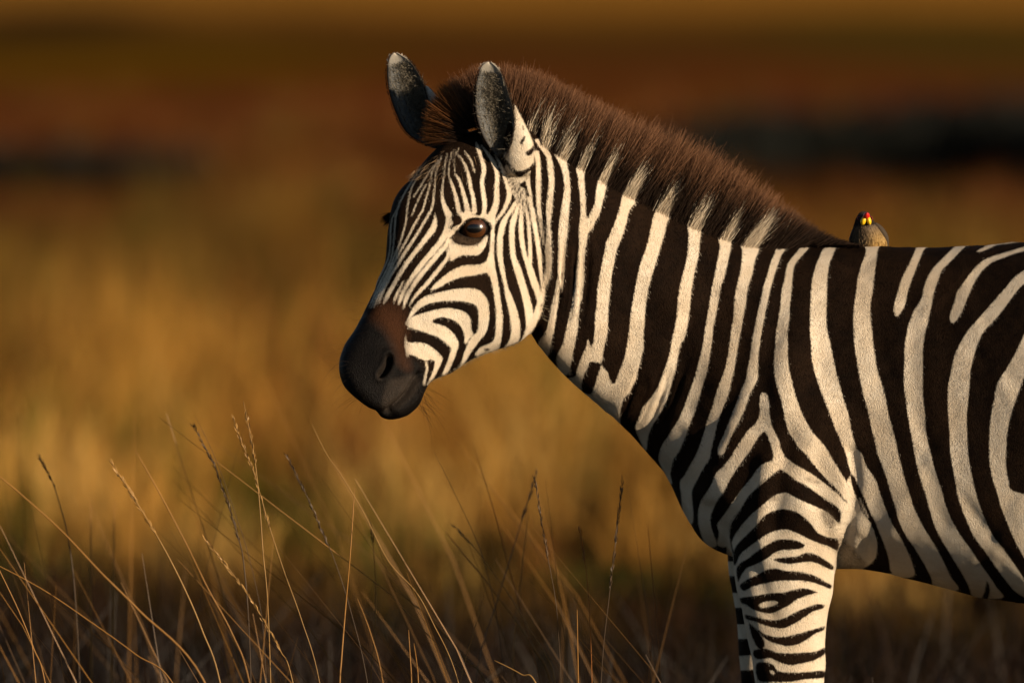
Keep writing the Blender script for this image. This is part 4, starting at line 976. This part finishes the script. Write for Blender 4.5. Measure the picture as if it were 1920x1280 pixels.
# ---------------------------------------------------------------- the bird on the back
def bird():
    by = -.045
    foot = near_surface(1627, 462)
    base = at(1629, 466, by)
    root = tag(empty("bird", tuple(base)), "small grey brown bird with a yellow and red bill perched on the zebra's back", "bird")
    mm = lambda u, v, y: at(u, v, by + y)
    k = NT("plumage"); c = k.attr("tint").outputs["Color"]; nz = k.noise(500, 3, .6)
    bp = k.n("ShaderNodeBump"); bp.inputs["Strength"].default_value = .5; bp.inputs["Distance"].default_value = .0015; k.l(nz, bp.inputs["Height"])
    M_PL = k.out(k.bsdf(k.mix(k.math('MULTIPLY', nz, .5), c, k.mix(.5, c, (.02, .015, .01))), .75, .15, bp.outputs[0]))
    def solid(name, col, rough=.4): k = NT(name); return k.out(k.bsdf(col, rough, .4))
    def rev(sections, name, tint, mat, parent=root, n=28):
        """stacked ellipses (u centre, v, y centre, half width mm, half depth m)"""
        Q = catmull(np.array(sections, float), False, 5); a = np.arange(n) / n * 2 * math.pi; VV = []
        for q in Q:
            o = mm(q[0], q[1], q[2]); VV.append(np.stack((o[0] + np.cos(a) * q[3] / 1000, o[1] + np.sin(a) * q[4], np.full(n, o[2])), 1))
        m = len(VV); VV = np.concatenate(VV); i = np.arange(m - 1)[:, None] * n + np.arange(n)[None]; j = np.arange(m - 1)[:, None] * n + (np.arange(n)[None] + 1) % n
        me = mesh_from(name, VV, np.stack((i, i + n, j + n, j), -1).reshape(-1, 4))
        if tint is not None: set_color(me, "tint", np.array([tint(*p) for p in VV]))
        return obj(name, me, mat, parent)
    x0 = at(1627, 440, by)[0]
    def plum(x, y, z):
        u, v = measure(np.array([(x, y, z)])); u, v = u[0], v[0]
        if v < 421: return (.055, .042, .034)
        b = np.clip((v - 424) / 34, 0, 1); b = b * np.clip((u - 1618) / 26, .12, 1); g = np.array((.135, .095, .062)); bf = np.array((.46, .29, .10))  # buff grows towards the right: the sunlit side is painted in
        return tuple(g * (1 - b) + bf * b)
    body = rev([(1618.5,396.3,.006,1.2,.002),(1619.5,398,.004,6,.008),(1620,402,.002,10.5,.013),(1620.5,408,.001,14.5,.017),(1621,414,.003,17,.020),(1622,420,.008,19.5,.026),(1624,428,.013,24,.034),(1626.5,438,.018,28.5,.042),(1629,450,.022,32.5,.047),(1630,462,.026,32,.048),(1630,474,.03,26,.042),(1630,484,.034,14,.028),(1630,488,.036,3,.01)], "body", plum, M_PL)
    body["label"] = "grey brown breast and buff belly"
    # small feathers over the breast and head
    me_b = body.data; Fb = np.array([p.vertices[:] for p in me_b.polygons]); Vb = np.array([v.co[:] for v in me_b.vertices]); Cb = np.zeros(len(Vb) * 4, np.float32); me_b.attributes["tint"].data.foreach_get("color", Cb); Cb = Cb.reshape(-1, 4)[:, :3]
    kf = 9000; fi = rng.integers(0, len(Fb), kf); wts = rng.dirichlet((1, 1, 1, 1), kf)[..., None]
    rt = (Vb[Fb[fi]] * wts).sum(1); cf = (Cb[Fb[fi]] * wts).sum(1) * rng.uniform(.8, 1.2, (kf, 1)); ctr = np.array(mm(1626, 440, .02)); ou = rt - ctr; ou[:, 2] *= .3; ou /= np.linalg.norm(ou, axis=1, keepdims=True)
    dd = np.array((0, 0, -1.0)) + ou * .28 + rng.normal(size=(kf, 3)) * .18; tf = np.array((0, .5, 1.0)); lf = rng.uniform(.003, .007, kf)
    fb = obj("feathers", ribbons(rt[:, None] + dd[:, None] * tf[None, :, None] * lf[:, None, None], np.full((kf, 3), .0011) * np.array((1, .8, .2)), np.repeat(cf[:, None], 3, 1), "feathers"), M_HAIR, root); fb["kind"] = "stuff"
    def ellip(name, cu, cv, cy, r, rot, mat, parent=root, tint=None):
        bm = bmesh.new(); bmesh.ops.create_icosphere(bm, subdivisions=3, radius=1)
        bmesh.ops.scale(bm, vec=r, verts=bm.verts); bmesh.ops.rotate(bm, cent=(0, 0, 0), matrix=Matrix.Rotation(rot, 3, 'Y'), verts=bm.verts)
        bmesh.ops.translate(bm, vec=Vector(mm(cu, cv, cy)), verts=bm.verts)
        for f in bm.faces: f.smooth = True
        me = bpy.data.meshes.new(name); bm.to_mesh(me); bm.free()
        if tint is not None: set_color(me, "tint", np.tile(np.array(tint), (len(me.vertices), 1)))
        return obj(name, me, mat, parent)
    Y = solid("bill_yellow", (.80, .50, .015), .35); R = solid("bill_red", (.55, .018, .012), .35); Dk = solid("bird_eye", (.01, .005, .004), .1); RR = solid("eye_ring", (.22, .012, .010), .6)
    bill = ellip("bill", 1619.2, 413.6, -.021, (.0056, .008, .0088), math.radians(22), Y)
    ellip("bill_lobe", 1629.0, 413.4, -.022, (.0046, .008, .0086), math.radians(-14), Y, bill)
    # bill tip: a tapered red cone towards the viewer
    Vt, Ft = tube_verts(np.array([mm(1624.2, 407, -.012), mm(1624.4, 405.5, -.022), mm(1625, 403.5, -.029), mm(1625.2, 401, -.033), mm(1625.2, 399.5, -.035)]), (.0066, .0066, .0058, .0036, .0008), 14)
    obj("bill_tip", mesh_from("bill_tip", Vt, Ft), R, bill)
    for u, cy in ((1633.2, -.009), (1609.8, -.010)):
        e = ellip("eye", u, 409.5, cy, (.0022, .0024, .0024), 0, Dk)
        bm = bmesh.new(); me = bpy.data.meshes.new("eye_ring")
        Vt, Ft = tube_verts(np.array([mm(u + 2.9 * math.cos(a), 409.5 + 2.9 * math.sin(a), cy - .0012) for a in np.linspace(0, 2 * math.pi, 17)]), np.full(17, .0008), 6)
        obj("eye_ring", mesh_from("eye_ring", Vt, Ft), RR, e); bm.free()
    # folded wings with separate long feathers
    for s, pts in ((-1, [(1606,425,.008),(1599,440,.014),(1596,455,.022),(1600,478,.045)]), (1, [(1641,419,.008),(1653,432,.012),(1662,448,.020),(1663,474,.045)])):
        w = None
        P = catmull(np.array([mm(*p) for p in pts]), False, 5); Rr = np.interp(np.linspace(0, 1, len(P)), (0, .3, .7, 1), (.003, .008, .008, .002))
        Vt, Ft = tube_verts(P, Rr, 12); Vt[:, 0] = np.repeat(P[:, 0], 12) + (Vt[:, 0] - np.repeat(P[:, 0], 12)) * .55
        me = mesh_from("wing", Vt, Ft); set_color(me, "tint", np.tile(np.array((.06, .043, .03)), (len(Vt), 1)))
        w = obj("wing", me, M_PL, root)
        for f in range(4):
            q = P + np.array((s * .0012 * f - s * .003, .004 * f + .004, -.004 * f)); Vf, Ff = tube_verts(q[4:], np.linspace(.0022, .0008, len(q) - 4), 6)
            mf = mesh_from("feather", Vf, Ff); set_color(mf, "tint", np.tile(np.array((.075, .055, .04)) * (1 - .12 * f), (len(Vf), 1)))
            fo = obj("feather", mf, M_PL, w); fo.matrix_parent_inverse = w.matrix_parent_inverse.inverted() @ Matrix.Translation(-Vector(root.location))
    Vt, Ft = tube_verts(np.array([mm(1631, 478, .05), mm(1634, 492, .085), mm(1637, 506, .12)]), (.013, .011, .006), 8); me = mesh_from("tail", Vt, Ft); set_color(me, "tint", np.tile(np.array((.06, .043, .03)), (len(Vt), 1))); obj("tail", me, M_PL, root)
    G = solid("bird_leg", (.05, .045, .04), .6)
    for u in (1620, 1638):
        top = mm(u, 480, .02); h = BVH.ray_cast(Vector((top[0], top[1], top[2] + .1)), Vector((0, 0, -1)))
        g = np.array(h[0]) if h[0] is not None else top - np.array((0, 0, .02))
        lo = min(g[2] + .002, top[2] - .006)
        Vt, Ft = tube_verts(np.array([top, (top[0], top[1] - .004, (top[2] + lo) / 2), (top[0], top[1], lo)]), (.003, .002, .002), 8); lg = obj("leg", mesh_from("leg", Vt, Ft), G, root)
    return root
_before = set(bpy.data.objects)
bird_root = bird()
for o in list(bpy.data.objects):                       # pieces of pieces: keep them where they were modelled
    if o not in _before and o.parent is not None and o.parent is not bird_root:
        o.matrix_parent_inverse = o.parent.matrix_parent_inverse.inverted() @ Matrix.Translation(-Vector(bird_root.location))

# ---------------------------------------------------------------- grass stalks round the animal
GS = "grass stalks standing round the zebra"
Cg, Cs, Cd, Co = np.array((.34, .16, .035)), np.array((.38, .21, .062)), np.array((.085, .052, .028)), np.array((.32, .115, .022))  # Cd: dark stalks, with shade painted into their colour
def stalk(pts, w, y, col, seed, label):
    """pts from the tip downwards in u, v; grows from the ground"""
    P = np.array([at(a, b, y) for a, b in pts]); dlast = P[-1] - P[-2]; dlast /= np.linalg.norm(dlast)
    z = P[-1, 2]
    foot = P[-1] + np.array((dlast[0] * .35 * z, 0, -z)); mid = P[-1] + np.array((dlast[0] * .25 * z, 0, -z * .5))
    P = np.vstack((P, mid, foot - np.array((0, 0, .02))))
    yy = rng.normal(0, .02, len(P)); yy[-1] = 0; P[:, 1] += np.cumsum(yy) * .5
    Q = catmull(P, False, 8); n = len(Q)
    R = w * .82 / 2000 * np.interp(np.linspace(0, 1, n), (0, .08, .4, 1), (.25, .6, .9, 1.15))
    Vt, Ft = tube_verts(Q, R, 6)
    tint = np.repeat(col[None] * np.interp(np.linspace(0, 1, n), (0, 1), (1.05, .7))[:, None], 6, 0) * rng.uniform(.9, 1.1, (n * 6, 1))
    root = empty("grass_stalk", (Q[-1, 0], Q[-1, 1], 0.0))
    tag(root, label, "grass stalk", GS)
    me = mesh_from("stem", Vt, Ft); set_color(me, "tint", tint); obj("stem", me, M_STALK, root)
    if seed:
        s0 = np.concatenate(((0,), np.cumsum(np.linalg.norm(np.diff(Q, axis=0), axis=1))))
        m = int(seed * 420); t = rng.uniform(.005, seed, m); c = np.stack([np.interp(t, s0, Q[:, i]) for i in range(3)], 1)
        c2 = np.stack([np.interp(np.maximum(t - .02, 0), s0, Q[:, i]) for i in range(3)], 1); d = c2 - c; d /= np.linalg.norm(d, axis=1, keepdims=True) + 1e-9
        o = rng.normal(size=(m, 3)); o -= d * (o * d).sum(1, keepdims=True); o /= np.linalg.norm(o, axis=1, keepdims=True)
        L = rng.uniform(.006, .013, (m, 1)); wd = w / 1000 * .75
        p1 = c + o * wd * .5; tip = c + d * L + o * (wd + .0012)
        Pm = np.stack((p1, (p1 + tip) / 2 + o * .0006, tip), 1)
        obj("seed_head", ribbons(Pm, np.full((m, 3), .0019) * np.array((.6, 1, .2)), np.repeat((col[None] * rng.uniform(.7, 1.3, (m, 1)))[:, None], 3, 1), "seed_head"), M_STALK, root)["kind"] = "stuff"
S_ = [
 ([(-60,850),(0,894),(105,985),(190,1073),(262,1145),(380,1272)], 5.0, -.9, Cg, 0, "thick golden blade arching down from the left edge of the photo"),
 ([(207,864),(262,951),(312,1035),(350,1111),(380,1183),(413,1280)], 4.0, -.55, Cs, .16, "pale seed stalk leaning left at mid left, left of the dark heavy seed head"),
 ([(253,843),(295,917),(346,1014),(388,1099),(435,1187),(468,1280)], 3.6, -.75, Cg, 0, "blurred golden stalk just right of the pale seed stalk at mid left"),
 ([(361,795),(397,862),(422,930),(447,1010),(456,1052),(465,1150),(470,1280)], 3.2, .18, Cd, .24, "dark stalk with a long heavy seed head, thickest of the left side"),
 ([(365,778),(405,862),(439,959),(464,1035),(490,1150),(500,1280)], 1.6, .25, Cd, 0, "thin dark stalk close beside the heavy dark seed head"),
 ([(457,753),(477,854),(487,942),(494,1035),(502,1120),(508,1280)], 3.0, -.38, Cs, .12, "tallest bright stalk of the left side, nearly upright"),
 ([(436,780),(450,820),(477,888),(502,976),(532,1069),(565,1162),(599,1280)], 2.4, -.36, Cs, .22, "sharp stalk crossing the tallest bright stalk and leaning left"),
 ([(380,1004),(422,1056),(468,1120),(506,1183),(527,1221),(548,1272)], 2.8, -.32, Cs, .26, "sharp bristly pale seed head bending far to the left near the bottom"),
 ([(536,850),(578,934),(603,993),(629,1052),(660,1150),(690,1280)], 2.0, .15, Cd, .20, "thin dark beaded stalk leaning left between the tall stalks and the muzzle"),
 ([(70,850),(97,900),(114,951),(127,1002),(140,1100),(150,1280)], 3.4, .65, Cd, .08, "blurred dark stalk with a small seed head near the left edge"),
 ([(-20,1030),(0,1073),(34,1145),(63,1217),(84,1280)], 3.4, -.4, Cg, 0, "golden stalk rising out of the bottom left corner"),
 ([(-60,1035),(0,1061),(84,1107),(165,1162),(253,1225),(330,1290)], 3.0, -.55, Cg, 0, "low golden stalk lying almost flat across the lower left"),
 ([(170,934),(170,1060),(170,1187),(172,1280)], 5.0, 1.4, Cg, 0, "left one of two blurred upright stalks at the lower left"),
 ([(215,934),(213,1060),(211,1187),(208,1280)], 5.0, 1.4, Cg, 0, "right one of two blurred upright stalks at the lower left"),
 ([(585,795),(612,850),(640,890),(682,959),(720,1035),(741,1065),(780,1107),(810,1162),(860,1280)], 2.2, -.35, Cs, 0, "long thin stalk arching left below the zebra's muzzle"),
 ([(665,913),(657,1035),(648,1137),(640,1238),(637,1290)], 4.4, -.35, Cg, 0, "straight thick golden stalk standing below the zebra's muzzle"),
 ([(695,976),(703,1078),(703,1183),(695,1276)], 3.2, .45, Cg, .05, "slightly wavy stalk just right of the straight thick golden one"),
 ([(890,840),(927,959),(952,1056),(973,1132),(1011,1276)], 3.2, .75, Co, 0, "blurred orange stalk leaning left in the middle of the photo"),
 ([(1008,880),(978,976),(952,1061),(927,1141),(897,1246)], 3.4, .85, Cd * 2.5, .1, "blurred grey stalk leaning right, crossing the orange stalk"),
 ([(1001,890),(1024,1027),(1041,1120),(1047,1187),(1052,1290)], 2.0, -.05, Cd, .16, "thin sharp dark stalk left of the zebra's chest, leaning left"),
 ([(1168,890),(1155,1010),(1142,1120),(1129,1246)], 2.0, -.05, Cd, .22, "thin sharp dark stalk below the zebra's chest, leaning right"),
 ([(1086,985),(1100,1078),(1106,1162),(1110,1280)], 2.4, .05, Co, .08, "short brown stalk between the two thin dark ones below the chest"),
 ([(847,981),(893,1031),(952,1111),(994,1179),(1024,1229),(1041,1280)], 2.6, .20, Cs, .06, "sharp straw coloured stalk slanting down right at bottom middle"),
 ([(835,996),(902,1078),(961,1154),(1003,1217),(1032,1276)], 5.0, .80, Cg, 0, "thick blurred stalk slanting down right, under the sharp straw one"),
 ([(1214,980),(1226,1111),(1237,1246)], 3.0, .45, Co, 0, "orange stalk nearest the zebra's forelegs"),
 ([(990,960),(978,1078),(965,1183),(961,1276)], 4.0, .95, Cg, 0, "blurred upright stalk at the crossing of the middle stalks"),
 ([(813,845),(851,921),(889,1002),(910,1061),(935,1180)], 1.6, .35, Cd, 0, "hair thin dark stalk leaning left in the middle of the photo"),
 ([(1082,1141),(1083,1210),(1084,1280)], 3.6, -.05, Cg, 0, "short bright upright stub at bottom middle"),
 ([(670,1122),(695,1187),(718,1280)], 3.0, .15, Cg, 0, "short golden stalk leaning left at the bottom below the muzzle"),
 ([(737,1099),(809,1162),(876,1238),(910,1280)], 5.4, .75, Cg * .7, 0, "thick brown blurred stalk lying low left of bottom middle"),
 ([(908,1111),(889,1183),(864,1276)], 2.8, .25, Cg, 0, "short golden stalk leaning right at bottom middle"),
 ([(927,1238),(977,1263),(1010,1290)], 4.0, -.05, Cs, 0, "short bright bent blade at the bottom edge, middle of the photo"),
 ([(766,1180),(769,1230),(772,1290)], 3.2, .0, Cg, 0, "left one of a pair of short upright stubs below the muzzle"),
 ([(776,1205),(782,1245),(785,1290)], 3.0, .02, Cg, 0, "right one of a pair of short upright stubs below the muzzle"),
 ([(1222,1190),(1219,1235),(1215,1290)], 2.6, .3, Co, .05, "short rusty seed stub left of the zebra's forelegs"),
]
for a in S_: stalk(*a)

# low grass at the animal's feet and in front of it
def low_grass():
    n = 5200; y = rng.uniform(-.4, 6.0, n); x = rng.uniform(-1.5, 1.6, n) * (1 + .02 * y); 
    h = rng.uniform(.20, .50, n) + np.clip(-x, 0, 1) * .12 * rng.random(n)
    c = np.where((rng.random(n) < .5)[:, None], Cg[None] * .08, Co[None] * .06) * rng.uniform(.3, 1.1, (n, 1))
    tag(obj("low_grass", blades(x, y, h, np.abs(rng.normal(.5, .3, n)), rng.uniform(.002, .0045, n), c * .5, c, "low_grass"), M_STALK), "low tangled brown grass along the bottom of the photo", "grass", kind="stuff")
low_grass()

def tall_grass():
    """thin blades all leaning to the left, far out of focus in front of and behind the animal"""
    n = 130; y = np.where(rng.random(n) < .55, rng.uniform(.3, 3.0, n), rng.uniform(-1.6, -.35, n)); x = -1.15 + 1.45 * rng.random(n) ** 1.4
    h = rng.uniform(.45, .92, n) * np.clip(1.05 - .25 * np.clip(x + .2, 0, 1), .5, 1.05); lean = rng.normal(-.35, .28, n); t = np.array((0, .3, .65, 1.0))
    P = np.zeros((n, 4, 3)); P[..., 0] = x[:, None] - lean[:, None] * .45 + (lean * h)[:, None] * t ** 1.6; P[..., 1] = y[:, None] + rng.normal(0, .04, (n, 1)) * t; P[..., 2] = h[:, None] * t
    C = np.repeat((np.where((rng.random(n) < .6)[:, None], Cg[None], Cg[None] * .4) * rng.uniform(.5, 1.0, (n, 1)))[:, None], 4, 1) * np.array((.4, .7, .9, 1))[None, :, None]
    tag(obj("tall_grass", ribbons(P, rng.uniform(.0014, .0030, (n, 1)) * np.array((1, .95, .8, .3))[None], C, "tall_grass"), M_STALK), "loose blurred grass blades among the stalks", "grass", kind="stuff")
tall_grass()
